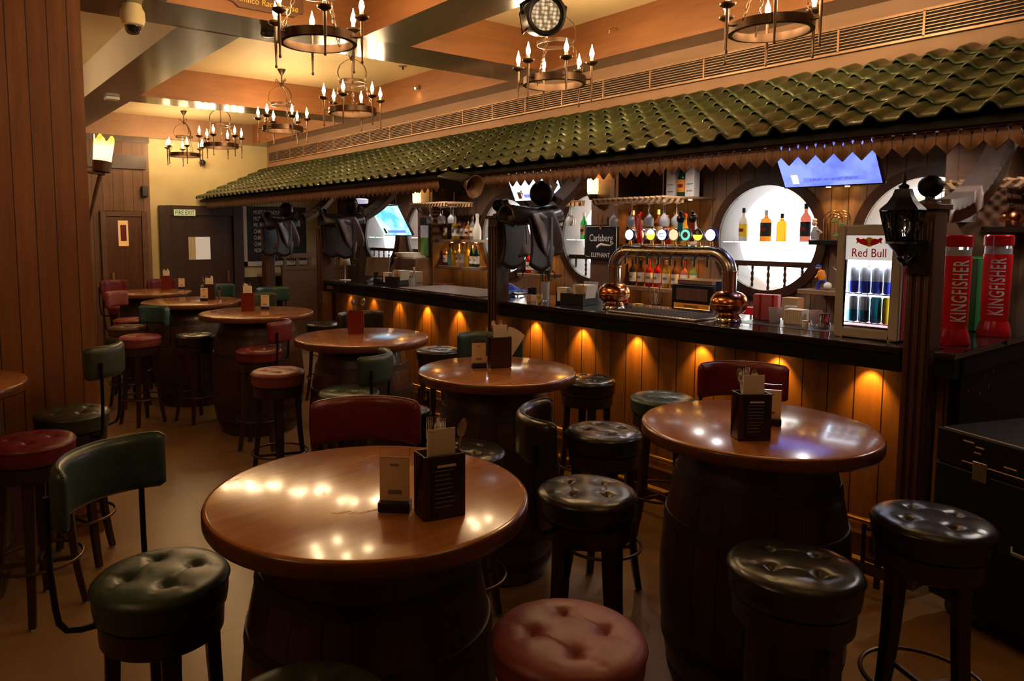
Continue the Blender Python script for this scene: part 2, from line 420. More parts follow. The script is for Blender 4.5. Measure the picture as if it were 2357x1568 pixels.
for i, y in enumerate(NY):
    M = Matrix.Rotation(PI/2, 4, 'Y')
    r = MB().lathe([(NR, -.02), (NR, .30)], 56, (5.7, y, NZ), M).build('window_%d' % (i+1), 'niche_white'); struct(r)
    p = MB().lathe([(.0001, .30), (NR+.1, .30)], 56, (5.7, y, NZ), M).build('backlit_panel', 'onyx', r, label='glowing veined onyx panel')
    MB().lathe([(NR, -.03), (NR, .0), (NR+.075, .0), (NR+.075, -.03), (NR, -.03)], 56, (5.7, y, NZ), M).build('frame_ring', 'dark_wood', r, label='dark round timber frame')
    zr = 1.43; hw = math.sqrt(NR**2-(zr-NZ)**2)
    bx(5.72, 5.76, y-hw, y+hw, zr-.022, zr+.022).build('rail', 'dark_wood', r)
    for k in range(-2, 3):
        yy = y+k*.145; zb = NZ-math.sqrt(NR**2-(yy-y)**2)
        if zr-.02-zb < .06: continue
        L = zr-.02-zb
        MB().lathe([(.010, 0), (.013, .1*L), (.008, .2*L), (.015, .35*L), (.009, .5*L), (.015, .62*L), (.008, .78*L), (.013, .9*L), (.010, L)], 10, (5.74, yy, zb)).build('baluster', 'dark_wood', r)
    hw = math.sqrt(NR**2-(1.61-NZ)**2)
    bx(5.73, 5.98, y-hw+.005, y+hw-.005, 1.606, 1.615).build('glass_shelf', 'green_shelf', r)
# fire exit door and side door
d = bx(3.01, 3.90, 10.84, 10.875, .01, 1.925).build('door_1', 'door_wood'); struct(d)
b = MB(); b.box(2.85, 3.005, 10.80, 10.88, .0, 2.07); b.box(3.905, 4.06, 10.80, 10.88, 0, 2.07); b.box(3.005, 3.905, 10.80, 10.88, 1.93, 2.07)
b.build('door_frame', 'door_wood', d, bevel=.006)
bx(3.25, 3.56, 10.83, 10.845, 1.29, 1.62).build('window_pane', 'door_glow', d, label='small lit pane')
bx(3.25, 3.345, 10.826, 10.832, 1.29, 1.62).build('bright_edge', 'cream', d)
bx(3.80, 3.83, 10.82, 10.84, .95, 1.12).build('push_plate', 'brass', d)
sg = bx(3.045, 3.345, 10.785, 10.80, 1.925, 2.015).build('exit_sign', 'exit_sign'); tag(sg, 'pale green FIRE EXIT sign above the far door', 'sign')
text('FIRE EXIT', .085, 'green_box', sg, loc=(3.195, 10.782, 1.968), rot=RY, sx=.78)
d = bx(2.16, 2.60, 10.80, 10.838, .01, 1.90).build('door_2', 'door_red'); struct(d)
b = MB(); b.box(2.08, 2.155, 10.78, 10.838, 0, 1.98); b.box(2.605, 2.68, 10.78, 10.838, 0, 1.98); b.box(2.155, 2.605, 10.78, 10.838, 1.905, 1.98)
b.build('door_frame', 'brown_wood_x', d, bevel=.005)
bx(2.20, 2.23, 10.78, 10.80, .98, 1.14).build('handle', 'brass', d)
ps = bx(2.30, 2.425, 10.785, 10.80, 1.50, 1.85).build('poster', 'poster'); tag(ps, 'small glowing orange picture on the side door', 'poster')
bx(2.325, 2.40, 10.778, 10.785, 1.57, 1.79).build('picture', 'caddy_red', ps)
sp = bx(2.62, 2.70, 10.76, 10.838, 2.18, 2.33).build('wall_speaker', 'black_plastic', bevel=.01); tag(sp, 'small grey speaker box high beside the cream wall', 'speaker')
# chalkboard
cb = thing('chalkboard', 'black chalkboard listing wines in white chalk on the far wall', 'chalkboard', (4.62, 10.86, 1.66))
bx(-.49, .49, 0, .02, -.42, .42).build('board', 'slate', cb)
b = MB(); b.box(-.56, -.49, -.01, .03, -.49, .42); b.box(-.56, .49, -.01, .03, -.49, -.42)
b.build('frame', 'white_paint', cb)
for i, l in enumerate(['MOET CHANDON ROSE', 'MOET CHANDON BRUT', 'MOET CHANDON', 'CHANDON', 'CHANDON', 'CHANDON', 'NON SPAR']):
    text(l, .088, 'chalk', cb, loc=(-.38, -.004, .33-i*.097), rot=RY, align='LEFT', sx=.62)
# parlour partition at the far end of the bar
pt = thing('partition', 'low brown timber screen at the far end of the bar', 'partition', (4.95, 10.3, 0))
bx(-.5, .6, 0, .05, 0, 1.12).build('panel', 'brown_wood_x', pt)
b = MB(); b.box(-.5, .6, -.01, .06, 1.12, 1.18); b.box(-.5, .6, -.01, .06, 1.30, 1.37)
for k in range(6): b.box(-.47+k*.2, -.42+k*.2, .01, .04, 1.18, 1.30)
b.build('rail', 'brown_wood_x', pt)
# ================================================================ AIR GRILLE, ROOF
g = thing('air_grille', 'long slatted air conditioning grille above the tiled canopy', 'air grille', (4.5, 0, 0))
bx(-.012, -.002, -1.5, 10.8, 2.755, 2.905).build('backing', 'roof_under', g)
b = MB(); b.box(-.03, -.012, -1.5, 10.8, 2.895, 2.908); b.box(-.03, -.012, -1.5, 10.8, 2.752, 2.765)
y = -1.5
while y < 10.8: b.box(-.03, -.012, y, y+.012, 2.76, 2.9); y += .46
b.build('frame', 'grille_metal', g)
b = MB()
for k in range(7): z = 2.777+k*.0178; b.box(-.026, -.014, -1.5, 10.8, z, z+.005)
b.build('slats', 'grille_metal', g)
roof = thing('canopy', 'green tiled canopy with scalloped wooden valance over the bar', 'canopy', (0, 0, 0))
E0, E1 = Vector((3.40, 2.165)), Vector((4.50, 2.655)); ROWS = 7; PIT = .148
def roof_rows():
    b = MB(); sl = (E1-E0); L = sl.length; u = sl/L; nn = Vector((-u.y, u.x))
    y0, y1 = -.5, 10.86; n = int((y1-y0)/PIT)*12
    for r in range(ROWS):
        s0 = L*r/ROWS-.012; s1 = L*(r+1)/ROWS+.03
        def fn(i, j, s0=s0, s1=s1, r=r):
            y = y0+(y1-y0)*i; s = s0+(s1-s0)*j; ph = ((y-y0)/PIT) % 1
            hump = math.cos((ph-.5)*PI/.46)**.8*.036 if abs(ph-.5) < .2299 else 0
            wav = .006*math.cos(2*PI*ph)
            t = 1-j; up = .003+.017*t+hump*(.62+.38*t)-wav*.0-(.006 if j == 0 else 0)
            if j > .93: up -= .012
            up += .0025*noise.noise(Vector((y*6, r*3.1, 0)))
            p = E0+u*s+nn*up
            return (p.x, y, p.y)
        g0 = MB().grid(fn, n, 6); b.add(g0.v, g0.f)
    return b
roof_rows().build('roof_tiles', 'roof_green', roof, solid=.008, ang=50)
sl = (E1-E0).normalized()
b = MB(); b.prism([(3.44, 2.155), (4.5, 2.628), (4.5, 2.60), (3.44, 2.127)], -.5, 10.86, 'y'); b.build('underlay', 'roof_under', roof)
bx(3.47, 3.49, -.5, 10.86, 2.12, 2.16).build('fascia_board', 'brown_wood', roof)
def valance():
    b = MB(); w = .0865; zt, zs, zb = 2.135, 2.068, 2.025; y = -.45; x0, x1 = 3.50, 3.512
    b.box(x0, x1, -.5, 10.8, 2.12, 2.165)
    while y < 10.78:
        a, c, m = y+.003, y+w-.003, y+w/2; hh = .008
        L = [(a+.005, zt), (a+.005, zt-.022), (a-.0015, zt-.036), (a-.0015, zs), (m, zb), (m, zt-.045), (m-hh, zt-.03), (m, zt-.014), (m, zt)]
        b.prism(L, x0, x1, 'x'); b.prism([(2*m-p[0], p[1]) for p in reversed(L)], x0, x1, 'x'); y += w
    return b
valance().build('valance', 'valance', roof)
# posts with ball finials, curved brackets, back pillars
PYS = [1.395, 4.49, 7.585, 9.20]
pl = ['beside the red beer towers', 'carrying the saddle in the middle of the bar', 'at the far end of the counter', 'against the far partition']
post0 = None
for i, y in enumerate(PYS):
    if post0 is None:
        t = thing('bar_post', '', 'post', (3.785, y, 0), group='posts along the bar')
        b = MB(); b.box(-.065, .065, -.055, .055, 0, 1.80)
        for k in (-1, 0, 1): b.box(-.078, -.065, k*.034-.009, k*.034+.009, 0, 1.74)
        b.build('shaft', 'post_wood', t, bevel=.003)
        b = MB(); b.box(-.085, .08, -.07, .07, 1.80, 1.825); b.lathe([(.05, 1.825), (.045, 1.84), (.02, 1.85), (.02, 1.862)], 16)
        b.build('capital', 'post_wood', t, bevel=.003)
        MB().sphere((0, 0, 1.908), .052, 24).build('ball_finial', 'black_paint', t)
        post0 = t; record(t)
    else: t = dup(post0, (3.785, y, 0))
    t['label'] = 'grooved dark timber post with ball finial '+pl[i]
    # bracket
    c = Vector((3.88, 2.87)); r0, r1 = 1.02, 1.13; a0, a1 = -PI/2, -PI/2+.93
    P = [(c.x+r1*math.cos(a0+(a1-a0)*k/16), c.y+r1*math.sin(a0+(a1-a0)*k/16)) for k in range(17)]
    Q = [(c.x+r0*math.cos(a0+(a1-a0)*k/16), c.y+r0*math.sin(a0+(a1-a0)*k/16)) for k in range(17)]
    b = MB()
    for k in range(16): b.prism([P[k], P[k+1], Q[k+1], Q[k]], y-.05, y+.05, 'y')
    o = b.build('curved_bracket', 'bracket')
    tag(o, ['curved timber bracket rising from the post '+q for q in pl][i], 'bracket', 'curved brackets under the canopy')
sc0 = None
for i, y in enumerate([1.73, 4.80, 7.87]):
    o = bx(5.38, 5.7, y-.17, y+.17, 0, 2.45).build('wall_pillar', 'brown_wood'); o['kind'] = 'structure'; o.name = 'trim_%d' % (9+i)
    if i:
        lamp('POINT', (5.27, y+.10, 2.27), 2, (1, .36, .03), size=.02)
        t = thing('wall_sconce', 'glowing scalloped sconce on the pillar '+['', 'behind the beer tower', 'by the far television'][i], 'sconce', (5.32, y+.10, 2.06), group='sconces on the back bar pillars')
        pr = [(.05, .0), (.053, .03), (.053, .13)]
        b = MB(); n = 24; vs = []; fs = []
        for k in range(n):
            a = 2*PI*k/n; ztop = .13+.022*abs(math.sin(a*3))
            for (r_, z_) in ((.045, 0), (.052, .03), (.052, ztop)): vs.append((r_*math.cos(a), r_*math.sin(a), z_))
        for k in range(n):
            j = (k+1) % n; fs += [(3*k, 3*j, 3*j+1, 3*k+1), (3*k+1, 3*j+1, 3*j+2, 3*k+2)]
        b.add(vs, fs); b.build('shade', 'warm_white_glow', t, solid=.003)
        b = MB(); b.lathe([(.0001, -.06), (.03, -.055), (.05, -.01), (.05, 0.0), (.0001, 0)], 16); b.tube([(0, 0, -.05), (.03, 0, -.10), (.06, 0, -.10)], .008)
        b.build('cup', 'iron', t)
# ================================================================ BAR COUNTER
bar = thing('bar_counter', 'long timber bar with glossy black stone top and clad front', 'bar counter', (3.73, 1.22, 0))
def loc(b): b.v = [(x-3.73, y-1.22, z) for x, y, z in b.v]; return b
b = MB(); b.box(3.862, 4.42, 1.24, 7.62, 1.118, 1.15); b.box(4.42, 5.3, 1.24, 1.95, 1.118, 1.15)
seg = [(1.24, PYS[0]-.072), (PYS[0]+.072, PYS[1]-.072), (PYS[1]+.072, PYS[2]-.072)]
for a, c in seg: b.box(3.73, 3.862, a, c, 1.118, 1.15)
loc(b).build('countertop', 'black_stone', bar, bevel=.004)
b = MB()
for a, c in seg: b.box(3.745, 3.80, a, c, 1.03, 1.117)
b.box(3.866, 4.9, 1.245, 1.30, 1.03, 1.117)
loc(b).build('fascia', 'black_paint', bar)
loc(bx(3.95, 4.0, 1.31, 7.62, .12, 1.117)).build('front_panel', 'bar_panel', bar)
loc(bx(3.90, 3.949, 1.31, 7.62, .0, .12)).build('plinth', 'dark_wood', bar)
loc(bx(3.88, 5.3, 1.255, 1.305, 0, 1.029)).build('end_panel', 'black_paint', bar, label='scuffed black end panel')
for k in range(9):
    rx, rz = random.uniform(3.95, 4.5), random.uniform(.9, 1.02) if k < 5 else random.uniform(.4, .95)
    loc(bx(rx, rx+random.uniform(.002, .006), 1.253, 1.2551, rz-random.uniform(.01, .03), rz)).build('paint_chip', 'scuff', bar)
loc(bx(3.742, 3.745, 7.30, 7.44, 1.055, 1.095)).build('brass_plate', 'brass', bar)
us = None
for k in range(13):
    y = 1.68+k*.507
    if y > 7.6: continue
    if min(abs(y-p) for p in PYS) < .12: continue
    if us is None:
        us = MB().lathe([(.0001, 0), (.03, 0), (.03, .012), (.0001, .012)], 16).build('counter_downlight', 'black_metal'); us.location = (3.86, y, 1.018)
        MB().lathe([(.0001, -.002), (.022, -.002), (.022, 0)], 16).build('lens', 'spot_lens', us); record(us); o = us
    else: o = dup(us, (3.86, y, 1.018))
    nd = nd+1 if o is not us else 0
    tag(o, 'amber downlight under the counter edge, %s counted from the near post' % ['first', 'second', 'third', 'fourth', 'fifth', 'sixth', 'seventh', 'eighth', 'ninth', 'tenth', 'eleventh', 'twelfth', 'thirteenth'][nd], 'downlight', 'amber downlights under the counter edge')
    L = bpy.data.lights.new('downlight_beam', 'SPOT'); L.energy = UNDER*(.35 if k > 8 else 1); L.color = (1, .48, .06); L.spot_size = math.radians(82); L.spot_blend = .75; L.shadow_soft_size = .012
    lo = bpy.data.objects.new('downlight_beam', L); COL.objects.link(lo); lo.location = (3.885, y, 1.012); lo.rotation_euler = (0, math.radians(-22), 0)
# foot rail with fretwork
fr = thing('foot_rail', 'bronze foot rail on black fretwork brackets along the bar', 'foot rail', (3.6, 1.3, 0))
MB().tube([(0, 0, .31), (0, 6.2, .31)], .016, 12).build('rail', 'brass', fr)
bx(-.012, .012, 0, 6.2, .055, .105).build('bottom_bar', 'dark_wood', fr)
for k in range(13):
    y = .16+k*.48
    b = MB()
    for (a0, a1, z0, z1) in ((-.075, -.063, .03, .295), (.063, .075, .03, .295), (-.063, .063, .272, .284), (-.063, .063, .12, .13), (-.04, .04, .235, .245), (-.04, .04, .165, .175), (-.04, -.03, .175, .235), (.03, .04, .175, .235)):
        b.box(-.01, .01, y+a0, y+a1, z0, z1)
    b.box(-.008, .008, y-.012, y+.012, 0.0, .3)
    b.tube([(0, y-.03, .15), (0, y, .2), (0, y+.03, .15)], .004, 6); b.build('bracket', 'black_metal', fr)
# ================================================================ CHANDELIERS
def make_chandelier():
    # origin at the centre of the big ring (z = 0); ceiling mount at +0.58
    t = thing('chandelier', '', 'chandelier', group='iron ring chandeliers')
    R_ = .2
    MB().lathe([(R_, -.022), (R_, .022), (R_-.006, .022), (R_-.006, -.022), (R_, -.022)], 40).build('ring', 'iron', t)
    MB().lathe([(R_-.004, -.024), (R_-.022, -.024), (R_-.022, -.020), (R_-.004, -.020)], 40).build('ring_lip', 'iron', t)
    MB().lathe([(.115, .225), (.115, .25), (.109, .25), (.109, .225), (.115, .225)], 32).build('crown_ring', 'iron', t)
    for k in range(3):
        a = 2*PI*k/3+.5; c, s_ = math.cos(a), math.sin(a)
        P = [(.112, .235), (.130, .27), (.135, .31), (.115, .36), (.07, .40), (.02, .425), (.008, .45)]
        b = MB(); w_ = .014; n = 14; pts = []
        for i in range(n+1):
            q = i/n*(len(P)-1); j = min(int(q), len(P)-2); f = q-j
            pts.append((P[j][0]*(1-f)+P[j+1][0]*f, P[j][1]*(1-f)+P[j+1][1]*f))
        b.grid(lambda u, v: (pts[round(u*n)][0]*c-(v-.5)*w_*s_, pts[round(u*n)][0]*s_+(v-.5)*w_*c, pts[round(u*n)][1]), n, 1)
        b.build('crown_strap', 'iron', t, solid=.004)
        b = MB(); b.tube([(.01*c, .01*s_, .42), (.035*c, .035*s_, .46), (.055*c, .055*s_, .485), (.062*c, .062*s_, .465), (.05*c, .05*s_, .45)], .004, 6); b.build('scroll', 'iron', t)
        # chain of links
        b = MB(); p0 = Vector((.112*c, .112*s_, .23)); p1 = Vector((.197*c, .197*s_, .01)); nl = 8
        for i in range(nl):
            ctr = p0.lerp(p1, (i+.5)/nl); d = (p1-p0).normalized(); sd = d.cross(Vector((-s_, c, 0))).normalized() if i % 2 else Vector((-s_, c, 0))
            b.tube([ctr+d*.018*math.cos(q)+sd*.009*math.sin(q) for q in [2*PI*m/8 for m in range(8)]], .0026, 5, closed=True)
        b.build('chain', 'iron', t)
    b = MB(); b.lathe([(.0001, .40), (.014, .41), (.016, .43), (.006, .445), (.006, .52), (.012, .525), (.03, .555), (.042, .578), (.0001, .58)], 20); b.build('stem', 'iron', t)
    for k in range(6):
        a = 2*PI*k/6+.2; c, s_ = math.cos(a), math.sin(a); r = .238
        b = MB(); b.lathe([(.0001, -.135), (.006, -.133), (.008, -.126), (.0045, -.115), (.0075, -.03), (.0085, .08), (.0001, .083)], 10, (r*c, r*s_, 0)); b.tube([(.198*c, .198*s_, 0), (r*c, r*s_, 0)], .005, 6)
        arm = b.build('candle_arm', 'iron', t)
        MB().lathe([(.0001, .078), (.012, .08), (.036, .095), (.039, .104), (.033, .100), (.0001, .098)], 18, (r*c, r*s_, 0)).build('drip_cup', 'iron', arm)
        MB().lathe([(.011, .098), (.0105, .128), (.0001, .129)], 12, (r*c, r*s_, 0)).build('candle_sleeve', 'paper', arm)
        MB().lathe([(.006, .128), (.0125, .142), (.0145, .155), (.011, .172), (.005, .188), (.002, .203), (.0001, .212)], 10, (r*c, r*s_, 0)).build('flame_bulb', 'flame', arm)
    return t
CH = [(3.04, 6.95, 2.72, 'small chandelier hanging from its own ceiling rose above the far tables', .3),
      (1.76, 3.55, 2.695, 'large nearest chandelier at top centre-left, above the foreground table', 0.),
      (3.35, 3.43, 2.655, 'chandelier hanging just behind the round stage light', .9),
      (3.02, 5.48, 2.70, 'chandelier hanging right of the rose mounted one, before the grille', .55),
      (3.02, 10.1, 2.72, 'far left chandelier hanging in front of the cream wall', .15),
      (2.98, 8.58, 2.70, 'chandelier overlapping the far left one in the yellow coffer', .7),
      (3.45, 2.02, 2.70, 'chandelier cut off at the top right, nearest the tiled canopy', .4),
      (1.75, .35, 2.72, 'chandelier added above the camera, out of the picture', .1), (-1.3, 1.7, 2.72, 'chandelier added left of the camera, out of the picture', .6), (.1, 7.3, 2.72, 'chandelier added unseen behind the timber pier', .3)]  # last three are unseen, added to light tables and left ceiling
c0 = make_chandelier(); record(c0)
for i, (x, y, z, l, rz) in enumerate(CH):
    o = c0 if i == 0 else dup(c0)
    o.location = (x, y, z); o.rotation_euler = (0, 0, rz); o['label'] = 'bronze ring '+l
    if 'out of the picture' in l:      # added out-of-view chandeliers, dimmed to balance the light
        for a_ in kids(o):
            for b_ in kids(a_):
                if b_.name.startswith('flame_bulb'):
                    b_.data = b_.data.copy(); b_.data.materials[0] = MATS['flame_dim']
# ================================================================ TABLES
def make_table():
    t = thing('barrel_table', '', 'table', group='barrel tables')
    R_ = .378
    b = MB().lathe([(.0001, 1.0), (R_-.012, 1.0), (R_-.004, 1.003), (R_, 1.012), (R_, 1.040), (R_-.003, 1.047), (R_-.012, 1.05), (.0001, 1.05)], 96)
    o = b.build('tabletop', 'table_top', t, ang=60)
    by_normal(o, ['table_rim'], lambda n, c: 0 if n.z > .9 else 1)
    prof = []
    for i in range(25):
        z = 0+.998*i/24; q = (z-.46)/.5; prof.append((.305-.068*q*q, z))
    MB().lathe([(.0001, 0)]+prof+[(.0001, .998)], 66).build('barrel', 'barrel', t, ang=60)
    for z in (.10, .24, .70, .86):
        q0, q1 = ((z-.018-.46)/.5), ((z+.018-.46)/.5); r0, r1 = .305-.068*q0*q0, .305-.068*q1*q1
        MB().lathe([(r0, z-.018), (r0+.004, z-.018), (r1+.004, z+.018), (r1, z+.018)], 66).build('hoop', 'hoop_metal', t)
    return t
TB = [(.889, 1.555, 1.055, 'barrel table nearest the camera with a wide orange-brown top'), (2.246, 1.311, 1.0, 'barrel table on the right reflecting the bright bar'),
      (2.186, 2.604, .985, 'barrel table in the middle with a small card and caddy'), (2.222, 3.95, 1.09, 'barrel table behind the middle one with a dark red cutlery caddy'),
      (2.228, 5.68, 1.19, 'barrel table further back with a red caddy and a cream card'), (2.111, 6.976, 1.2, 'barrel table with a pepper grinder and a small card'),
      (2.057, 8.30, 1.14, 'farthest barrel table, before the side door'), (.03, 4.0, 1.04, 'barrel table cut off at the left edge by the timber pier')]
TZ = 1.012   # table height
t0 = make_table(); record(t0)
for i, (x, y, s_, l) in enumerate(TB):
    o = t0 if i == 0 else dup(t0)
    q = 1.06 if i < 7 else 1
    o.location = (x*q, y*q, 0); o.rotation_euler = (0, 0, [.1, .75, .3, 1.1, .5, .2, .9, .4][i]); o.scale = (s_*q, s_*q, TZ/1.05); o['label'] = l
for k in range(11):      # flaked varnish on the nearest table
    q = k/10; x, y = .80+.20*q+random.uniform(-.006, .006), 1.56-.09*q+random.uniform(-.008, .008)
    P = [(.014*random.uniform(.6, 1.3)*math.cos(a), .004*random.uniform(.4, 1.4)*math.sin(a)) for a in [2*PI*j/9 for j in range(9)]]
    o = MB().prism(P, 0, .0004, 'z').build('worn_mark', 'gold_text', t0)
    o.matrix_parent_inverse = Matrix(); rt = Matrix.Rotation(-.1, 3, 'Z') @ Vector(((x-t0.location.x)/t0.scale.x, (y-t0.location.y)/t0.scale.y, 0)); o.location = (rt.x, rt.y, 1.0502); o.rotation_euler.z = -.5+random.uniform(-.4, .4)
# ================================================================ STOOLS
def cushion_mesh(mat):
    R_ = .178; nr, na = 34, 72; b = MB(); vs = []; fs = []
    D = [(.062, .062), (-.062, .062), (-.062, -.062), (.062, -.062)]
    def h(x, y):
        r = math.hypot(x, y)/R_
        z = .745+.024*(1-r**4)**.5 if r < 1 else .745
        for dx, dy in D:
            q = math.hypot(x-dx, y-dy); z -= .012*math.exp(-(q/.018)**2)+.006*math.exp(-(q/.045)**2)
        for a in (-.062, .062):
            z -= .0028*math.exp(-((x-a)/.0045)**2)*min(1, (1-r)*6+.1); z -= .0028*math.exp(-((y-a)/.0045)**2)*min(1, (1-r)*6+.1) if abs(x) > .062 else 0
        return z
    vs.append((0, 0, h(0, 0)))
    for i in range(1, nr+1):
        r = R_*i/nr*.995
        for k in range(na):
            t = 2*PI*k/na; x, y = r*math.cos(t), r*math.sin(t); vs.append((x, y, h(x, y)))
    for (r, z) in ((R_+.003, .744), (R_+.005, .739), (R_+.002, .734), (R_, .730), (R_-.001, .70), (R_-.005, .675), (R_-.02, .668)):
        for k in range(na):
            t = 2*PI*k/na; vs.append((r*math.cos(t), r*math.sin(t), z))
    for k in range(na): fs.append((0, 1+k, 1+(k+1) % na))
    for i in range(nr+6):
        for k in range(na):
            a = 1+i*na+k; c = 1+i*na+(k+1) % na; fs.append((a, a+na, c+na, c))
    b.add(vs, fs); return b.mesh('seat_cushion', mat, 80)
def leg_mb(a):
    b = MB(); c, s_ = math.cos(a), math.sin(a); n = 8; sec = []
    for i in range(n+1):
        z = .66*(1-i/n)+.008; u = i/n; r = .128+.012*u+.050*u**2.6; w_ = .026-.010*u; d_ = .020-.006*u
        for (p, q) in ((-1, -1), (1, -1), (1, 1), (-1, 1)):
            rr = r+p*d_; tt = q*w_; sec.append((rr*c-tt*s_, rr*s_+tt*c, z))
    fs = [(0, 1, 2, 3), tuple(4*n+k for k in (3, 2, 1, 0))]
    for i in range(n):
        for k in range(4): fs.append((4*i+k, 4*i+(k+1) % 4, 4*i+4+(k+1) % 4, 4*i+4+k))
    return b.add(sec, fs)
def make_stool(mat, back, bz=0.):
    t = thing('bar_stool', '', 'bar stool')
    o = bpy.data.objects.new('seat_cushion', cushion_mesh(mat)); COL.objects.link(o); o.parent = t
    MB().lathe([(.0001, .60), (.155, .60), (.162, .605), (.165, .665), (.0001, .665)], 48).build('seat_drum', 'leg_wood', t)
    for k in range(4):
        a = PI/4+k*PI/2; l = leg_mb(a).build('leg', 'leg_wood', t, bevel=.004)
        r = .190; bx(-.014, .014, -.014, .014, 0, .008, ).build('foot_cap', 'rubber', l, loc=(r*math.cos(a), r*math.sin(a), 0))
    MB().tube([(.186*math.cos(q), .186*math.sin(q), .235) for q in [2*PI*k/40 for k in range(40)]], .0075, 8, closed=True).build('foot_ring', 'iron', t)
    b = MB()
    for k in range(2):
        a = PI/4+k*PI/2; c, s_ = math.cos(a), math.sin(a)
        b.box(-.165, .165, -.007, .007, .205, .222, Matrix.Rotation(a, 4, 'Z'))
    b.build('stretcher', 'iron', t)
    if back:
        zt = 1.03+bz; zb = zt-.155; half = math.radians(58); rb = .245
        for sg_ in (-1, 1):
            a = sg_*math.radians(42); c, s_ = math.cos(a), math.sin(a)
            P = [(.15, .655), (.20, .652), (.235, .658), (.252, .68), (.258, .72), (.266, .82), (.268, zt-.07)]
            MB().tube([(r*c, r*s_, z) for r, z in P], .0085, 10).build('back_tube', 'black_metal', t)
        b = MB(); nu, nv = 28, 14
        def outer(u, v, off):
            a = (u*2-1)*half; e = min(1, (1-abs(u*2-1))/.10); vv = (v*2-1); edge = (max(0, 1-abs(vv)**6))**.5*e**.5
            zz = (zt+zb)/2+vv*(zt-zb)/2*(1-.16*(1-e)**2); rr = rb+off*(.004+.016*edge)-.012*abs(u*2-1)**2
            return (rr*math.cos(a), rr*math.sin(a), zz)
        b.grid(lambda u, v: outer(u, v, 1), nu, nv); b.grid(lambda u, v: outer(u, v, -1), nu, nv)
        # close the rim
        for fn in ((lambda u, v: outer(u, 0, v*2-1)), (lambda u, v: outer(u, 1, v*2-1)), ):
            b.grid(fn, nu, 1)
        for uu in (0, 1): b.grid(lambda u, v, uu=uu: outer(uu, u, v*2-1), nv, 1)
        b.build('backrest', mat, t, ang=75)
        pts = [outer(k/nu, 1, 0) for k in range(nu+1)]; MB().tube(pts, .0045, 6).build('piping', mat, t)
    record(t); return t
G1 = 'bar stools round the barrel tables'
ST = [ # x, y, leather, back angle or None, back z offset, own turn, label
 (.51, 2.05, 'leather_green', 128, .04, .2, 'grey-green padded stool with curved back, nearest on the left'),
 (.40, 3.77, 'leather_maroon', None, 0, .5, 'dark red backless stool at the left edge before the pier'),
 (.64, 4.24, 'leather_olive', -25, .06, .9, 'olive green stool with back beside the timber pier'),
 (2.06, 6.77, 'leather_black', None, 0, .3, 'black backless stool standing in the aisle beside the far tables'),
 (1.96, 4.65, 'leather_red', None, 0, .45, 'faded red backless stool left of the cutlery caddy table'),
 (2.045, 3.80, 'leather_green', -48, -.055, .1, 'dark green stool with back in front of the red caddy table'),
 (3.44, 3.19, 'leather_black', None, 0, .2, 'black stool by the bar right of the middle table'),
 (3.40, 2.57, 'leather_green', None, 0, .6, 'pale green backless stool before the lit bar front'),
 (2.60, 2.30, 'leather_black', None, 0, .25, 'black tufted stool left behind the right-hand table'),
 (1.88, 2.46, 'leather_black', None, 0, .7, 'black stool tucked behind the nearest table'),
 (1.94, 1.79, 'leather_black', 138, 0, .35, 'worn black tufted stool with back, between the two nearest tables'),
 (1.19, 1.15, 'leather_red', None, 0, .15, 'large faded red tufted stool at the bottom centre'),
 (1.97, 1.02, 'leather_black', None, 0, .55, 'glossy black stool in front of the right-hand table'),
 (2.65, .915, 'leather_black', None, 0, .3, 'black stool far right beside the black case'),
 (3.38, 6.80, 'leather_black', None, 0, .3, 'black stool against the bar at its far end'),
 (3.36, 4.73, 'leather_black', None, 0, .5, 'black stool at the bar left of the green backed one'),
 (2.72, 3.32, 'leather_green', 46, .02, .6, 'dark green backed stool behind the middle table'),
 (3.00, 1.80, 'leather_maroon', 42, .02, .4, 'dark red backed stool behind the right-hand table'),
 (1.23, 2.20, 'leather_maroon', 54, .02, .35, 'wide dark red backed stool behind the nearest table'),
 (2.02, 3.22, 'leather_black', None, 0, .35, 'brownish black stool hidden behind the dark red back'),
 (2.21, 5.61, 'leather_maroon', -38, -.055, .2, 'maroon backed stool in front of the red caddy and card'),
 (1.63, 6.97, 'leather_red', 20, -.04, .3, 'stool with red seat and teal back half way down the left aisle'),
 (1.70, 7.75, 'leather_brown', None, 0, .3, 'dark brown backless stool left of the far tables'),
 (1.88, 8.40, 'leather_red', 140, .0, .3, 'red backed stool second from the side door'),
 (2.12, 9.85, 'leather_maroon', 120, .03, .3, 'red backed stool nearest the side door'),
 (3.04, 5.35, 'leather_black', 75, -.04, .3, 'black backed stool facing the bar front'),
 (2.95, 7.2, 'leather_olive', 105, .0, .3, 'olive backed stool behind the red caddy and card'),
 (2.97, 8.78, 'leather_teal', 75, .0, .3, 'blue-green backed stool behind the pepper grinder table'),
 (2.75, 10.2, 'leather_maroon', 100, .0, .3, 'dark red backed stool in front of the fire exit door'),
 (3.35, 7.9, 'leather_teal', 90, .0, .3, 'dark teal backed stool at the far end of the bar'),
 (.575, 1.27, 'leather_olive', None, 0, .2, 'dark olive stool cut off by the bottom edge left of centre'),
]
protos = {}
for (x, y, m, bk, bz, rz, l) in ST:
    key = (m, bk is not None, bz)
    r = math.radians(bk) if bk is not None else rz
    if key not in protos: o = make_stool(m, bk is not None, bz); protos[key] = o
    else: o = dup(protos[key])
    o.location = (x*.968, y*.968, 0); o.scale = (.97, .97, .79/.76); o.rotation_euler = (0, 0, r); o['label'] = l; o['group'] = G1
    if 'teal back half' in l:
        for ch in bpy.data.objects:
            if ch.parent == o and ch.name.split('.')[0] in ('backrest', 'piping'): ch.data = ch.data.copy(); ch.data.materials[0] = MATS['leather_teal']
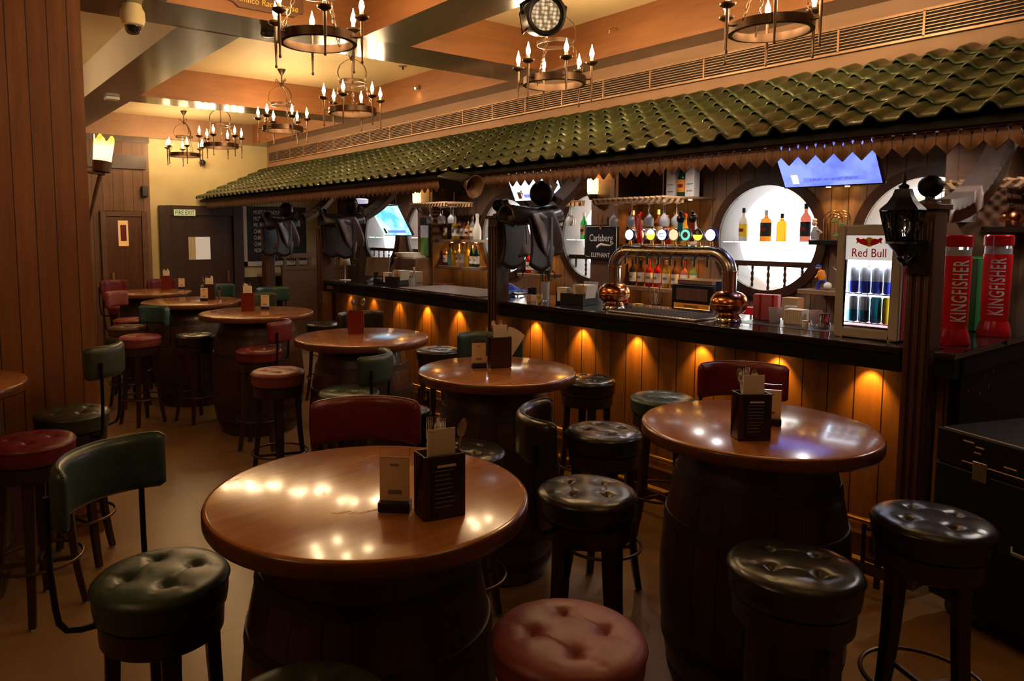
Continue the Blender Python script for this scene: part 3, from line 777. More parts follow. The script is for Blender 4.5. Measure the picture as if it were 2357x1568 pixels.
# ================================================================ TABLE PROPS
def make_caddy(col, menu, nap, cut):
    # ends: origin centre of the base; menu face looks towards -Y
    t = thing('cutlery_caddy', '', 'caddy', group='cutlery caddies on the tables')
    w, d, h = .056, .036, .155
    b = MB(); b.box(-w, w, -d, -d+.006, 0, h); b.box(-w, w, d-.006, d, 0, h); b.box(-w, -w+.006, -d+.006, d-.006, 0, h); b.box(w-.006, w, -d+.006, d-.006, 0, h); b.box(-w+.006, w-.006, -d+.006, d-.006, 0, .006)
    b.build('box', col, t, bevel=.0015)
    if menu:
        m = bx(-w+.018, w-.008, -d-.003, -d-.0005, .012, h-.008).build('menu_card', 'black_plastic', t, label='black menu card with small pale print')
        b = bx(-.022, .028, -d-.004, -d-.0032, h-.028, h-.022).build('heading', 'paper', m)
        for k in range(9): bx(-.028, .030-random.random()*.02, -d-.0038, -d-.0032, .03+k*.011, .032+k*.011).build('print_line', 'grey_print', m)
    if nap:
        b = MB()
        for k in range(5): b.box(-.040+k*.0008, .034+k*.0008, -.022+k*.0035, -.0195+k*.0035, .02, h+.062-k*.002)
        b.build('napkins', 'paper', t, bevel=.001)
    if nap == 2:
        b = MB()
        for k in range(4): b.box(.0, .034, .004+k*.004, .006+k*.004, .03, h+.055, Matrix.Rotation(.25+k*.12, 4, 'Y'))
        b.build('napkin_fan', 'paper', t)
    for k in range(cut):
        a = random.uniform(-.22, .22); q = random.uniform(-.12, .12); M = Matrix.Translation((-.03+.06*k/max(1, cut-1), .018+random.uniform(-.006, .006), .02)) @ Matrix.Rotation(a, 4, 'Y') @ Matrix.Rotation(q, 4, 'X')
        b = MB(); L = h+.015
        b.v = []; b.box(-.003, .003, -.001, .001, 0, L, M)
        if k % 2: b.lathe([(.0001, 0), (.008, .006), (.013, .02), (.012, .036), (.004, .05), (.0001, .052)], 12, M @ Vector((0, 0, L-.004)), (M.to_3x3() @ Matrix.Diagonal((1, .22, 1))).to_4x4()); nm = 'spoon'
        else:
            for p in (-.007, -.0023, .0023, .007): b.box(p-.001, p+.001, -.001, .001, L+.012, L+.048, M)
            b.box(-.008, .008, -.001, .001, L-.004, L+.013, M); nm = 'fork'
        b.build(nm, 'steel', t)
    record(t); return t
def make_card():
    t = thing('card_holder', '', 'card holder', group='printed cards on the tables')
    bx(-.036, .036, -.018, .018, 0, .020).build('base', 'navy', t, bevel=.002)
    c = bx(-.034, .034, -.002, .002, .020, .112).build('card', 'card', t)
    bx(-.034, .034, -.003, .003, .112, .130).build('acrylic', 'clear_glass', t)
    bx(-.010, .010, -.0028, -.002, .094, .098).build('heading', 'grey_print', c)
    bx(-.015, .015, -.0028, -.002, .034, .043).build('caption', 'grey_print', c)
    record(t); return t
CAD = [('caddy_dark', 1, 1, 4, 1.0, 1.405, -.22, 'dark caddy with napkins and menu card on the nearest table'),
       ('caddy_dark', 1, 1, 4, 2.205, 1.31, -.62, 'dark maroon caddy with napkins on the right-hand table'),
       ('caddy_dark', 0, 2, 3, 2.37, 2.80, -.40, 'brown caddy with a fanned napkin and spoons on the middle table'),
       ('caddy_red', 0, 0, 6, 2.39, 4.33, -.55, 'dark red caddy full of forks on the fourth table'),
       ('caddy_red', 0, 1, 4, 2.335, 6.15, -.5, 'red caddy with napkins and spoons beside a cream card'),
       ('caddy_dark', 0, 1, 4, 2.42, 7.42, -.5, 'dark caddy beside the pepper grinder'),
       ('caddy_red', 0, 1, 4, 2.47, 9.15, -.5, 'red caddy on the farthest table')]
for (c, m, n, k, x, y, rz, l) in CAD:
    o = make_caddy(c, m, n, k); o.location = (x, y, TZ+.0015); o.rotation_euler = (0, 0, rz); o['label'] = l; o.scale = (.96, .96, 1.0)
crd = make_card()
for i, (x, y, rz, l) in enumerate([(.925, 1.49, -.75, 'printed card leaning before the caddy on the nearest table'), (2.42, 1.365, -1.0, 'pale card half hidden behind the right-hand table caddy'),
                                 (2.275, 2.85, -.45, 'cream card in a dark base on the middle table'), (2.50, 6.18, -.5, 'cream card beside the red caddy further back'), (2.33, 7.32, -.5, 'small card on the pepper grinder table'),
                                 (2.60, 9.0, -.5, 'white card on the farthest table')]):
    o = crd if i == 0 else dup(crd)
    o.location = (x, y, TZ+.0015); o.rotation_euler = (0, 0, rz); o['label'] = l; o.scale = (1.05, 1.05, 1.12) if i else (1.1, 1.1, 1.2)
pg = thing('pepper_grinder', 'slim grey pepper grinder on the far table', 'grinder', (2.50, 7.36, TZ+.0015))
MB().lathe([(.0001, 0), (.016, 0), (.017, .01), (.013, .05), (.015, .10), (.0001, .10)], 16).build('body', 'chrome', pg)
MB().lathe([(.0001, .101), (.014, .101), (.015, .12), (.008, .13), (.004, .135), (.006, .145), (.0001, .15)], 16).build('cap', 'navy', pg)
# ================================================================ BEER TOWER
X0 = 3.99; CT = 1.151
ft = thing('beer_tower', 'wide arched metal beer font with two copper bulbs on the bar', 'beer tower', (X0, 3.0, CT))
ya, yb = .455, -.455
def bulb(y):
    b = MB().lathe([(.0001, 0), (.078, 0), (.08, .006), (.074, .012), (.072, .022), (.078, .028), (.066, .036), (.058, .05), (.0001, .05)], 40, (0, y, 0)); b.build('foot', 'chrome', ft)
    b = MB().lathe([(.062, .044), (.085, .055), (.103, .078), (.111, .108), (.109, .132), (.096, .158), (.072, .178), (.046, .186)], 48, (0, y, 0)); b.build('copper_bulb', 'copper', ft)
    MB().lathe([(.1105, .103), (.1115, .105), (.1115, .108), (.1105, .110)], 48, (0, y, 0)).build('seam_ring', 'brass', ft)
    MB().lathe([(.044, .17), (.044, .305)], 32, (0, y, 0)).build('column', 'chrome', ft)
    MB().lathe([(.046, .298), (.0475, .300), (.0475, .308), (.046, .31)], 32, (0, y, 0)).build('collar', 'brass', ft)
bulb(ya); bulb(yb)
P = []; rc = .125; zt = .415
for k in range(9):
    a = k/8*PI/2; P.append((0, ya-rc+rc*math.cos(a), zt-rc+rc*math.sin(a)))
for k in range(9):
    a = PI/2-k/8*PI/2; P.append((0, yb+rc-rc*math.cos(a), zt-rc+rc*math.sin(a)))
MB().tube([(0, ya, .295)]+P+[(0, yb, .295)], .044, 28, cap=False).build('arched_pipe', 'font_pipe', ft)
TP = [('tap_white', 'blue rimmed white'), ('tap_peach', 'pink and white'), ('tap_yellow', 'white and yellow'), ('tap_white', 'blue printed white'), ('tap_peach', 'orange'), ('tap_teal', 'teal'), ('tap_yellow', 'black and yellow'), ('tap_white', 'blue rimmed round')]
for k in range(8):
    y = ya-.135-k*.0915
    M = Matrix.Rotation(PI/2, 4, 'X')
    MB().lathe([(.0445, -.002), (.0458, 0), (.0458, .003), (.0445, .005)], 32, (0, y+.045, zt), M).build('pipe_ring', 'brass', ft)
    MB().lathe([(.0001, 0), (.013, 0), (.011, .02), (.009, .035), (.0001, .035)], 16, (0, y, zt+.04)).build('tap_stem', 'brass', ft)
    MX = Matrix.Rotation(PI/2, 4, 'Y') @ Matrix.Identity(4)
    md = MB().lathe([(.0001, -.012), (.036, -.012), (.041, -.006), (.041, .012), (.0001, .014)], 32, (0, y, zt+.112), MX).build('tap_badge', 'steel' if k not in (0, 3, 7) else 'blue', ft, label='round lit tap badge, '+TP[k][1])
    MB().lathe([(.0001, -.0145), (.034, -.0135), (.035, -.0125)], 32, (0, y, zt+.112), MX).build('badge_face', TP[k][0], md)
    if k == 5: MB().lathe([(.0001, -.0165), (.020, -.0155), (.0205, -.0145)], 24, (0, y, zt+.112), MX).build('badge_centre', 'grey_print', md)
    if k == 2:
        MB().lathe([(.0001, -.0165), (.030, -.0155), (.031, -.0145)], 24, (0, y, zt+.118), MX, PI*.5, PI*1.5).build('badge_centre', 'tap_white', md)
    if k == 6:
        MB().lathe([(.0001, -.0165), (.034, -.0155), (.0345, -.0145)], 24, (0, y, zt+.113), MX, PI*.5, PI*1.5).build('badge_top', 'black_plastic', md)
        MB().sphere((-.018, y, zt+.128), .011, 10, (.3, 1, 1)).build('badge_mark', 'paper', md)
    if k == 3:
        b = MB(); b.box(-.0165, -.015, y-.018, y+.018, zt+.118, zt+.122); b.box(-.0165, -.015, y-.018, y+.018, zt+.10, zt+.104); b.box(-.0165, -.015, y+.014, y+.018, zt+.10, zt+.122); b.build('badge_mark', 'blue', md)
    b = MB(); b.tube([(-.04, y-.03, zt-.01), (-.07, y-.03, zt-.02), (-.08, y-.03, zt-.045), (-.08, y-.03, zt-.085)], .007, 8); b.build('spout', 'black_plastic', ft)
# tall handles
h = MB(); h.box(-.014, .014, -.016, .020, 0, .19); h.v = [(x, y+z*.15, z) for x, y, z in h.v]
hd = h.build('tap_handle', 'bright_red', ft, loc=(-.02, .215, zt+.06), bevel=.004, label='tall red tap handle with white script')
text('Budweiser', .034, 'paper', hd, loc=(-.0155, .018, .105), rot=(PI/2, -PI/2+.0, -PI/2), shear=.2)
for yy, cm, l in ((-.075, 'teal_can', 'light blue'), (-.165, 'pink_red', 'crimson')):
    hd = MB().lathe([(.0001, 0), (.016, 0), (.018, .05), (.018, .12), (.0001, .12)], 16).build('tap_handle', cm, ft, loc=(.02, yy, zt+.07), label=l+' tap handle with a black bird head')
    b = MB(); b.sphere((0, 0, .145), .026, 16, (1, 1, 1.1)); b.sphere((0, 0, .185), .013, 12, (1, 1, .9)); b.tube([(0, -.02, .15), (0, -.04, .14)], [.008, .002], 8); b.build('bird_head', 'black_plastic', hd)
    MB().sphere((-.022, -.006, .155), .007, 10, (.5, 1, 1)).build('eye', 'paper', hd)
text('IPA', .03, 'paper', hd, loc=(-.019, 0, .06), rot=(PI/2, -PI/2, -PI/2))
dt = bx(3.80, 4.16, 2.65, 3.35, CT, CT+.012).build('drip_tray', 'steel', bevel=.003); tag(dt, 'flat steel drip tray under the arched beer font', 'tray')
b = MB()
for k in range(24): b.box(3.82, 4.14, 2.665+k*.0285, 2.673+k*.0285, CT+.012, CT+.016)
b.build('slotted_top', 'black_metal', dt)
# hanging sign on the pillar
sg = thing('beer_sign', 'black Carlsberg Elephant board hanging before the pillar', 'sign', (5.36, 4.82, 1.60))
def rrect(w, h, r, n=6):
    P = []
    for cx, cy, a in ((w-r, h-r, 0), (-w+r, h-r, PI/2), (-w+r, -h+r, PI), (w-r, -h+r, 1.5*PI)):
        for k in range(n+1): q = a+PI/2*k/n; P.append((cx+r*math.cos(q), cy+r*math.sin(q)))
    return P
MB().prism(rrect(.215, .165, .03), 0, .014, 'x').build('board', 'black_plastic', sg)
P, Q = rrect(.2, .15, .022), rrect(.194, .144, .018); b = MB()
for k in range(len(P)):
    j = (k+1) % len(P); b.prism([P[k], P[j], Q[j], Q[k]], -.003, 0, 'x')
b.build('border_line', 'paper', sg)
text('Carlsberg', .098, 'paper', sg, loc=(-.003, .0, .035), rot=RX, sx=.78)
b = MB(); b.tube([(-.002, .03, -.03), (-.002, 0, -.022), (-.002, -.06, -.03), (-.002, -.12, -.034), (-.002, -.165, -.01)], [.004, .012, .009, .006, .002], 8); b.tube([(-.002, .05, -.055), (-.002, .02, -.03), (-.002, -.02, -.025)], [.014, .011, .006], 8)
b.v = [(x*.25-.002, y, z) for x, y, z in b.v]; b.build('swash', 'paper', sg)
bx(-.004, -.0005, -.14, .14, -.165, -.105).build('lower_band', 'black_plastic', sg)
text('ELEPHANT', .062, 'paper', sg, loc=(-.006, 0, -.13), rot=RX, sx=.82)
b = MB()
for s_ in (-1, 1): b.tube([(.0, s_*.01, .12), (-.012, s_*.03, .20), (-.006, s_*.035, .27)], .008, 8)
b.build('gilt_hanger', 'brass', sg)
# ================================================================ FRIDGE ON THE BAR
fg = thing('mini_fridge', 'white glass fronted Red Bull cooler lit inside on the bar', 'fridge', (3.87, 1.535, CT+.004))
w, dp, hh = .315, .34, .575
b = MB(); b.box(0, dp, 0, .03, 0, hh); b.box(0, dp, w-.03, w, 0, hh); b.box(0, dp, .03, w-.03, 0, .06); b.box(0, dp, .03, w-.03, hh-.03, hh); b.box(dp-.03, dp, .03, w-.03, .06, hh-.03)
b = MB(); b.box(.03, dp, w-.03, w, 0, hh); b.box(.03, dp, .0, w-.03, 0, .06); b.box(.03, dp, .0, w-.03, hh-.05, hh); b.box(dp-.03, dp, 0, w-.03, .06, hh-.05); b.box(.03, .08, 0, .02, .06, hh-.05); b.box(dp-.08, dp-.03, 0, .02, .06, hh-.05)
b.build('cabinet', 'pink_red', fg, bevel=.004, label='reddish cabinet sides')
b = MB(); b.box(0, .03, 0, .042, 0, hh); b.box(0, .03, w-.042, w, 0, hh); b.box(0, .03, .042, w-.042, 0, .05); b.box(0, .03, .042, w-.042, hh-.05, hh)
b.build('door_frame', 'taupe', fg, bevel=.006)
bx(.012, .016, .042, w-.042, .05, .40).build('door_glass', 'clear_glass', fg)
bx(.08, dp-.08, .004, .008, .06, hh-.05).build('side_glass', 'clear_glass', fg)
bx(.010, .018, .042, w-.042, .40, hh-.05).build('header_panel', 'header_glow', fg)
bx(dp-.036, dp-.031, .03, w-.035, .06, hh-.06).build('light_panel', 'fridge_light', fg)
bx(.04, dp-.05, w-.036, w-.031, .06, hh-.06).build('side_light', 'fridge_light', fg)
bx(.03, dp-.05, .03, w-.04, .38, .386).build('top_light', 'fridge_light', fg)
bx(.033, .040, w-.047, w-.042, .06, .38).build('added_light_strip', 'fridge_fill', fg); bx(.034, .040, .047, w-.05, .372, .379).build('added_light_strip', 'fridge_fill', fg); bx(.033, .040, .042, .047, .06, .38).build('added_light_strip', 'fridge_fill', fg)  # strips added inside the door to brighten the cans
for z in (.075, .225): 
    b = MB()
    for k in range(9): b.tube([(.03, .03+k*.03, z), (dp-.04, .03+k*.03, z)], .002, 6)
    b.tube([(.03, .02, z), (.03, w-.04, z)], .003, 6); b.build('wire_shelf', 'chrome', fg)
text('Red Bull', .062, 'bright_red', fg, loc=(.007, w/2, .435), rot=RX, sx=.82)
MB().lathe([(.0001, 0), (.024, 0), (.024, .003), (.0001, .003)], 24, (.006, w/2, .492), Matrix.Rotation(PI/2, 4, 'Y')).build('sun_emblem', 'yellow', fg)
for s_ in (-1, 1):
    P = [(.004, -.012), (.012, .010), (.026, .018), (.042, .014), (.056, .022), (.064, .016), (.058, .004), (.062, -.008), (.050, -.002), (.040, -.010), (.028, -.014), (.016, -.018)]
    P = [(w/2+s_*y, .492+z) for y, z in P]
    if s_ < 0: P = P[::-1]
    MB().prism(P, .001, .005, 'x').build('bull_emblem', 'bright_red', fg)
CANM = {}
def can(m1, m2, l, x, y, z):
    key = (m1, m2)
    if key not in CANM:
        t = thing('drink_can', '', 'can', group='cans in the bar cooler')
        MB().lathe([(.0001, 0), (.022, 0), (.0262, .006), (.0262, .062), (.0262, .062)], 20).build('lower_wrap', m1, t)
        MB().lathe([(.0262, .062), (.0262, .122), (.0225, .130), (.0225, .133), (.0001, .130)], 20).build('upper_wrap', m2, t)
        record(t); CANM[key] = t; o = t
    else: o = dup(CANM[key])
    o.location = (x, y, z); o.rotation_euler = (0, 0, y*40); o['label'] = l; return o
pos = ['leftmost', 'second', 'third', 'rightmost']
for k in range(4): can('can_blue', 'silver', pos[k]+' blue and silver can on the upper cooler shelf', 3.87+.065, 1.535+w-.065-k*.058, CT+.2321)
for k in range(4):
    can(*(('teal_can', 'silver') if k < 2 else ('teal_can', 'teal_can') if k == 2 else ('yellow', 'yellow')), pos[k]+(' teal' if k < 3 else ' yellow')+' can on the lower cooler shelf', 3.87+.065, 1.535+w-.065-k*.058, CT+.0821)
for k in range(3): can('yellow', 'yellow', ['front', 'middle', 'back'][k]+' yellow can seen through the cooler side', 3.87+.125+k*.058, 1.535+.06, CT+.0821)
# ================================================================ BEER COLUMNS
for i, (x, y, l) in enumerate([(4.06, 1.365, 'left red Kingfisher dispenser column, beside the post'), (4.55, 1.34, 'right red Kingfisher dispenser column, at the bar corner')]):
    t = thing('beer_column', l, 'beer dispenser', (x, y, CT), group='red beer dispenser columns')
    MB().lathe([(.0001, 0), (.075, 0), (.078, .01), (.070, .05), (.062, .08), (.0001, .08)], 14).build('base', 'deep_red', t)
    MB().lathe([(.055, .08), (.062, .10), (.064, .43), (.064, .432)], 32).build('sleeve', 'bright_red', t)
    MB().lathe([(.060, .432), (.060, .475)], 32).build('clear_band', 'glassware', t)
    MB().lathe([(.054, .10), (.054, .46), (.0001, .46)], 24).build('inner_tube', 'white_plastic', t)
    MB().lathe([(.060, .475), (.066, .478), (.066, .525), (.060, .532), (.0001, .532)], 18).build('lid', 'deep_red', t)
    a0 = -2.42-i*.33
    tx = text('KINGFISHER', .094, 'white_plastic', t, sx=.92, off=.0009, sp=1.12)
    me = tx.data; tx.scale = (1, 1, 1)
    bm = bmesh.new(); bm.from_mesh(me); bmesh.ops.triangulate(bm, faces=bm.faces)
    for _ in range(4):
        ed = [e for e in bm.edges if e.calc_length() > .010]
        if ed: bmesh.ops.subdivide_edges(bm, edges=ed, cuts=1); bmesh.ops.triangulate(bm, faces=bm.faces)
    bm.to_mesh(me); bm.free()
    for v in me.vertices:
        u, q, n = v.co.x*.53, v.co.y, v.co.z; a = a0-q/.065+.0; r = .0660+max(0, n)
        v.co = (r*math.cos(a), r*math.sin(a), .262+u)
# ================================================================ BACK BAR
cool = (.86, .84, 1.0)
dl = None
for i, y in enumerate([1.0, 2.2, 3.6, 5.3, 6.9, 8.6]):  # unseen ceiling spots, added to brighten the bar interior
    if dl is None:
        dl = MB().lathe([(.0001, .0), (.045, 0), (.05, -.006), (.0001, -.006)], 20).build('added_ceiling_spot', 'white_plastic'); dl.location = (4.95, y, 2.448)
        MB().lathe([(.0001, -.0075), (.036, -.0075), (.036, -.006)], 16).build('lens', 'spot_white', dl); record(dl); o = dl
    else: o = dup(dl, (4.95, y, 2.448))
    tag(o, 'added white downlight in the bar ceiling, %s from the near end' % ['first', 'second', 'third', 'fourth', 'fifth', 'sixth'][i], 'downlight', 'added downlights above the bartenders')
    lamp('SPOT', (4.95, y, 2.43), 36, (1, .84, .72), (0, 0, 0), .03, 150)
# back worktop
wt = thing('back_counter', 'low dark worktop running along the back bar wall', 'counter', (5.45, 0, 0))
bx(-.35, .24, 2.1, 10.2, .90, .94).build('worktop', 'brown_wood', wt, bevel=.004); bx(-.31, .24, 2.12, 10.18, 0, .90).build('cabinet', 'dark_wood', wt)
# shelves
shelves = []
def shelf(y0, y1, z, x0=5.42, l='', m='shelf_wood', spots=True, leds=True, th=.035):
    t = thing('shelf', l, 'shelf', (x0, (y0+y1)/2, z), group='back bar shelves'); hw = (y1-y0)/2
    bx(0, 5.695-x0, -hw, hw, -th, 0).build('board', m, t, bevel=.003)
    if spots:
        n = 2 if hw < .3 else 3
        for k in range(n):
            yy = -hw+(k+.5)*2*hw/n
            MB().lathe([(.0001, -th-.001), (.016, -th-.001), (.016, -th-.006), (.0001, -th-.007)], 12, (.17, yy, 0)).build('spot', 'spot_lens', t)
            if leds: lamp('SPOT', (x0+.17, t.location.y+yy, z-th-.02), 5.0, (1, .50, .10), (0, math.radians(10), 0), .01, 120, blend=.8)
    return t
shelf(3.84, 4.63, 1.585, l='upper bottle shelf behind the beer tower')
shelf(3.84, 4.63, 1.185, l='lower bottle shelf behind the beer tower', leds=False)
shelf(5.70, 6.12, 1.585, l='upper shelf between the two round openings in the middle bay')
shelf(5.70, 6.12, 1.235, l='lower shelf between the two round openings in the middle bay', leds=False)
shelf(6.94, 7.69, 1.60, l='upper bottle shelf near the far pillar')
shelf(6.94, 7.69, 1.265, l='lower bottle shelf near the far pillar', leds=False)
shelf(2.58, 2.82, 1.635, 5.45, 'dark ledge holding golden wire plant left of the cooler', 'black_paint', False)
shelf(2.50, 2.84, 1.265, 5.35, 'wooden ledge holding the jockey figurine', 'shelf_wood', False)
shelf(3.80, 4.63, 2.00, 5.36, 'high shelf with boxed bottles above the glass rack', 'shelf_wood', True, True, .02)
shelf(1.45, 1.66, 1.73, 5.3, 'high ledge carrying the kettle at the right', 'dark_wood', False)
shelf(2.56, 2.84, 2.06, 5.45, 'upper valance ledge with small white spots', 'dark_wood', True, True, .02)
shelf(1.90, 2.2, 1.10, 5.5, 'ledge behind the cooler', 'dark_wood', False)
PR = {'std': [(.0001, 0), (.036, 0), (.038, .004), (.038, .175), (.034, .195), (.016, .222), (.0125, .235), (.0125, .288), (.0001, .288)],
      'square': [(.0001, 0), (.043, 0), (.045, .004), (.045, .16), (.038, .185), (.016, .20), (.013, .215), (.013, .25), (.0001, .25)],
      'carafe': [(.0001, 0), (.040, 0), (.042, .005), (.044, .09), (.036, .13), (.017, .175), (.013, .22), (.022, .262), (.0001, .262)],
      'wine': [(.0001, 0), (.036, 0), (.0375, .004), (.0375, .18), (.033, .21), (.014, .245), (.0135, .30), (.0001, .30)],
      'champ': [(.0001, 0), (.044, 0), (.046, .006), (.046, .15), (.038, .20), (.018, .26), (.015, .31), (.0001, .31)]}
BC = {}
def bottle(kind, gl, lab, cap, x, y, z, label, group, s=1., fill=None):
    key = (kind, gl, lab, cap, fill)
    if key not in BC:
        t = thing('bottle', '', 'bottle'); pr = PR[kind]; n = 8 if kind == 'square' else 20
        MB().lathe(pr, n).build('glass', gl, t, ang=60); R_ = pr[3][0]+.0012; zt = pr[-2][1]
        if fill: MB().lathe([(.0001, .004), (pr[3][0]+.0008, .004), (pr[3][0]+.0008, .05), (.0001, .05)], n).build('contents', fill, t)
        if lab:
            o = MB().lathe([(R_, .045), (R_, .155)], n).build('label', lab, t)
            MB().lathe([(R_+.001, .085), (R_+.001, .115)], 6, a0=PI*.8, a1=PI*1.2).build('label_mark', 'grey_print' if lab == 'paper' else 'caddy_red', o)
        MB().lathe([(.0001, zt), (.0145, zt), (.0150, zt-.03), (.0150, zt+.012), (.0001, zt+.014)], 14).build('cap', cap, t)
        record(t); BC[key] = t; o = t
    else: o = dup(BC[key])
    o.location = (x, y, z+.001); o.rotation_euler = (0, 0, random.uniform(-.3, .3)); o.scale = (s*1.05, s*1.05, s*1.0); o['label'] = label; o['group'] = group; return o
ORD = ['leftmost', 'second', 'third', 'fourth', 'fifth', 'sixth', 'seventh', 'eighth', 'ninth', 'tenth', 'eleventh', 'last']
def row(specs, z, where, group, x=5.55):
    n = len(specs)
    for k, (y, kind, gl, lab, cap, cn, s) in enumerate(specs):
        if n > 2: y = specs[0][0]+(specs[-1][0]-specs[0][0])*k/(n-1)
        bottle(kind, gl, lab, cap, x, y, z, '%s bottle, %s on the %s' % (cn, (ORD[k]+' from the left') if k else ORD[k], where), group, s)
row([(4.59, 'std', 'b_clear', 'paper', 'white_plastic', 'clear tall syrup', 1.05), (4.44, 'std', 'b_clear', 'paper', 'bright_red', 'slim clear', .98), (4.33, 'std', 'b_dark', 'paper', 'black_plastic', 'dark labelled', .95),
     (4.23, 'std', 'b_brown', 'paper', 'white_plastic', 'brown', 1.05), (4.14, 'carafe', 'b_red', 'paper', 'white_plastic', 'bright red', .95), (4.06, 'carafe', 'b_yellow', None, 'chrome', 'pale yellow carafe', 1.12),
     (3.98, 'carafe', 'b_yellow', None, 'bright_red', 'golden carafe', 1.), (3.90, 'carafe', 'b_cream', None, 'white_plastic', 'milky white', .98)], 1.585, 'upper shelf behind the beer tower', 'bottles on the upper shelf behind the beer tower')
row([(4.58, 'std', 'b_dark', 'paper', 'black_plastic', 'black syrup', .82), (4.48, 'std', 'b_brown', 'paper', 'black_plastic', 'dark brown syrup', .82), (4.38, 'std', 'b_red', 'paper', 'bright_red', 'cherry red syrup', .82), (4.28, 'std', 'b_red', 'paper', 'white_plastic', 'rose syrup', .82),
     (4.19, 'std', 'b_yellow', 'paper', 'white_plastic', 'honey coloured syrup', .82), (4.11, 'std', 'b_brown', 'paper', 'black_plastic', 'plum syrup', .82), (4.03, 'std', 'b_coral', 'paper', 'bright_red', 'scarlet syrup', .82), (3.90, 'std', 'b_lime', 'paper', 'white_plastic', 'lime green syrup', .82)],
    1.185, 'lower shelf behind the beer tower', 'syrup bottles on the lower shelf behind the beer tower')
row([(7.64, 'std', 'b_amber', 'card', 'black_plastic', 'amber labelled', .98), (7.56, 'std', 'b_dark', None, 'black_plastic', 'plain dark', .98), (7.48, 'std', 'b_yellow', 'paper', 'yellow', 'yellow capped', .98), (7.40, 'std', 'b_amber', 'paper', 'black_plastic', 'golden whisky', .9), (7.32, 'square', 'b_brown', 'paper', 'black_plastic', 'brown squat', .9),
     (7.24, 'square', 'b_amber', 'card', 'brass', 'orange glowing', .86), (7.18, 'std', 'b_clear', 'card', 'brass', 'clear gold labelled', .95), (6.99, 'carafe', 'b_cream', None, 'white_plastic', 'white carafe', 1.15)], 1.60, 'upper shelf near the far pillar', 'bottles on the upper shelf near the far pillar')
row([(7.64, 'square', 'b_brown', 'paper', 'brass', 'brown round', .85), (7.56, 'std', 'b_blue', None, 'black_plastic', 'light blue gin', .92), (7.47, 'square', 'b_yellow', None, 'brass', 'bright yellow', .95), (7.39, 'std', 'b_clear', 'card', 'white_plastic', 'clear ribbed', .93), (7.31, 'std', 'b_clear', 'paper', 'bright_red', 'red capped', .98),
     (7.24, 'std', 'b_yellow', None, 'leaf', 'pale golden', .98), (7.17, 'wine', 'b_jade', 'paper', 'paper', 'dark green wine', .85), (7.0, 'wine', 'b_jade', 'paper', 'bright_red', 'red topped wine', .85)], 1.265, 'lower shelf near the far pillar', 'bottles on the lower shelf near the far pillar')
row([(5.76, 'square', 'b_brown', 'paper', 'black_plastic', 'whisky with white label', .95)], 1.585, 'upper shelf in the middle bay', 'bottles between the round openings')
row([(6.06, 'std', 'b_red', 'paper', 'brass', 'ruby', .8), (5.96, 'std', 'b_clear', 'paper', 'chrome', 'clear tall', .95), (5.86, 'wine', 'b_dark', 'yellow', 'black_plastic', 'black wine', .92), (5.76, 'wine', 'b_jade', 'card', 'black_plastic', 'green wine', .92)], 1.235, 'lower shelf in the middle bay', 'bottles between the round openings')
NG = 'bottles on the glass shelves of the round openings'
for (k, gl, lab, cap, y, l, s) in [('std', 'b_cream', 'yellow', 'black_plastic', 3.58, 'white rum bottle at the left of the large round opening', .95), ('square', 'b_amber', 'black_plastic', 'silver', 3.37, 'square amber whisky bottle in the large round opening', 1.0), ('square', 'b_yellow', None, 'black_plastic', 3.23, 'yellow squat bottle in the large round opening', .88), ('std', 'b_coral', 'black_plastic', 'black_plastic', 3.03, 'bright red tall bottle at the right of the large round opening', 1.03),
                                  ('std', 'b_green', 'card', 'white_plastic', 5.46, 'green whisky bottle in the round opening beside the beer sign', .95), ('std', 'b_clear', 'paper', 'black_plastic', 5.30, 'clear bottle in the round opening beside the beer sign', .95),
                                  ('square', 'b_green', 'card', 'black_plastic', 1.81, 'square green liqueur bottle above the red dispensers', 1.02), ('std', 'b_yellow', 'paper', 'black_plastic', 2.05, 'yellow bottle behind the wall lantern', .8)]:
    bottle(k, gl, lab, cap, 5.80, y, 1.616, l, NG, s)
# lower glass shelf bits in the large opening
sh = bx(5.80, 5.98, 3.02, 3.30, 1.325, 1.332).build('low_glass_shelf', 'green_shelf'); tag(sh, 'short green edged glass shelf low in the large round opening', 'shelf')
# boxed bottles and champagne on the high shelf
for y, l in ((4.10, 'left pale printed bottle carton on the high shelf'), (3.90, 'right pale printed bottle carton on the high shelf')):
    o = bx(-.04, .04, -.045, .045, 0, .30).build('bottle_carton', 'white_plastic', loc=(5.50, y, 2.001)); tag(o, l, 'carton', 'cartons on the high shelf')
    MB().lathe([(.0001, 0), (.03, 0), (.03, .002), (.0001, .002)], 20, (-.043, 0, .22), (Matrix.Rotation(PI/2, 4, 'Y') @ Matrix.Diagonal((1, 1, 1, 1)))).build('crest', 'silver', o)
    for z in (.05, .11): bx(-.0425, -.0405, -.03, .03, z, z+.008).build('print_line', 'grey_print', o)
bottle('champ', 'b_jade', 'orange', 'black_plastic', 5.50, 4.0, 2.001, 'dark green champagne bottle between two pale cartons', 'champagne on the high shelf')
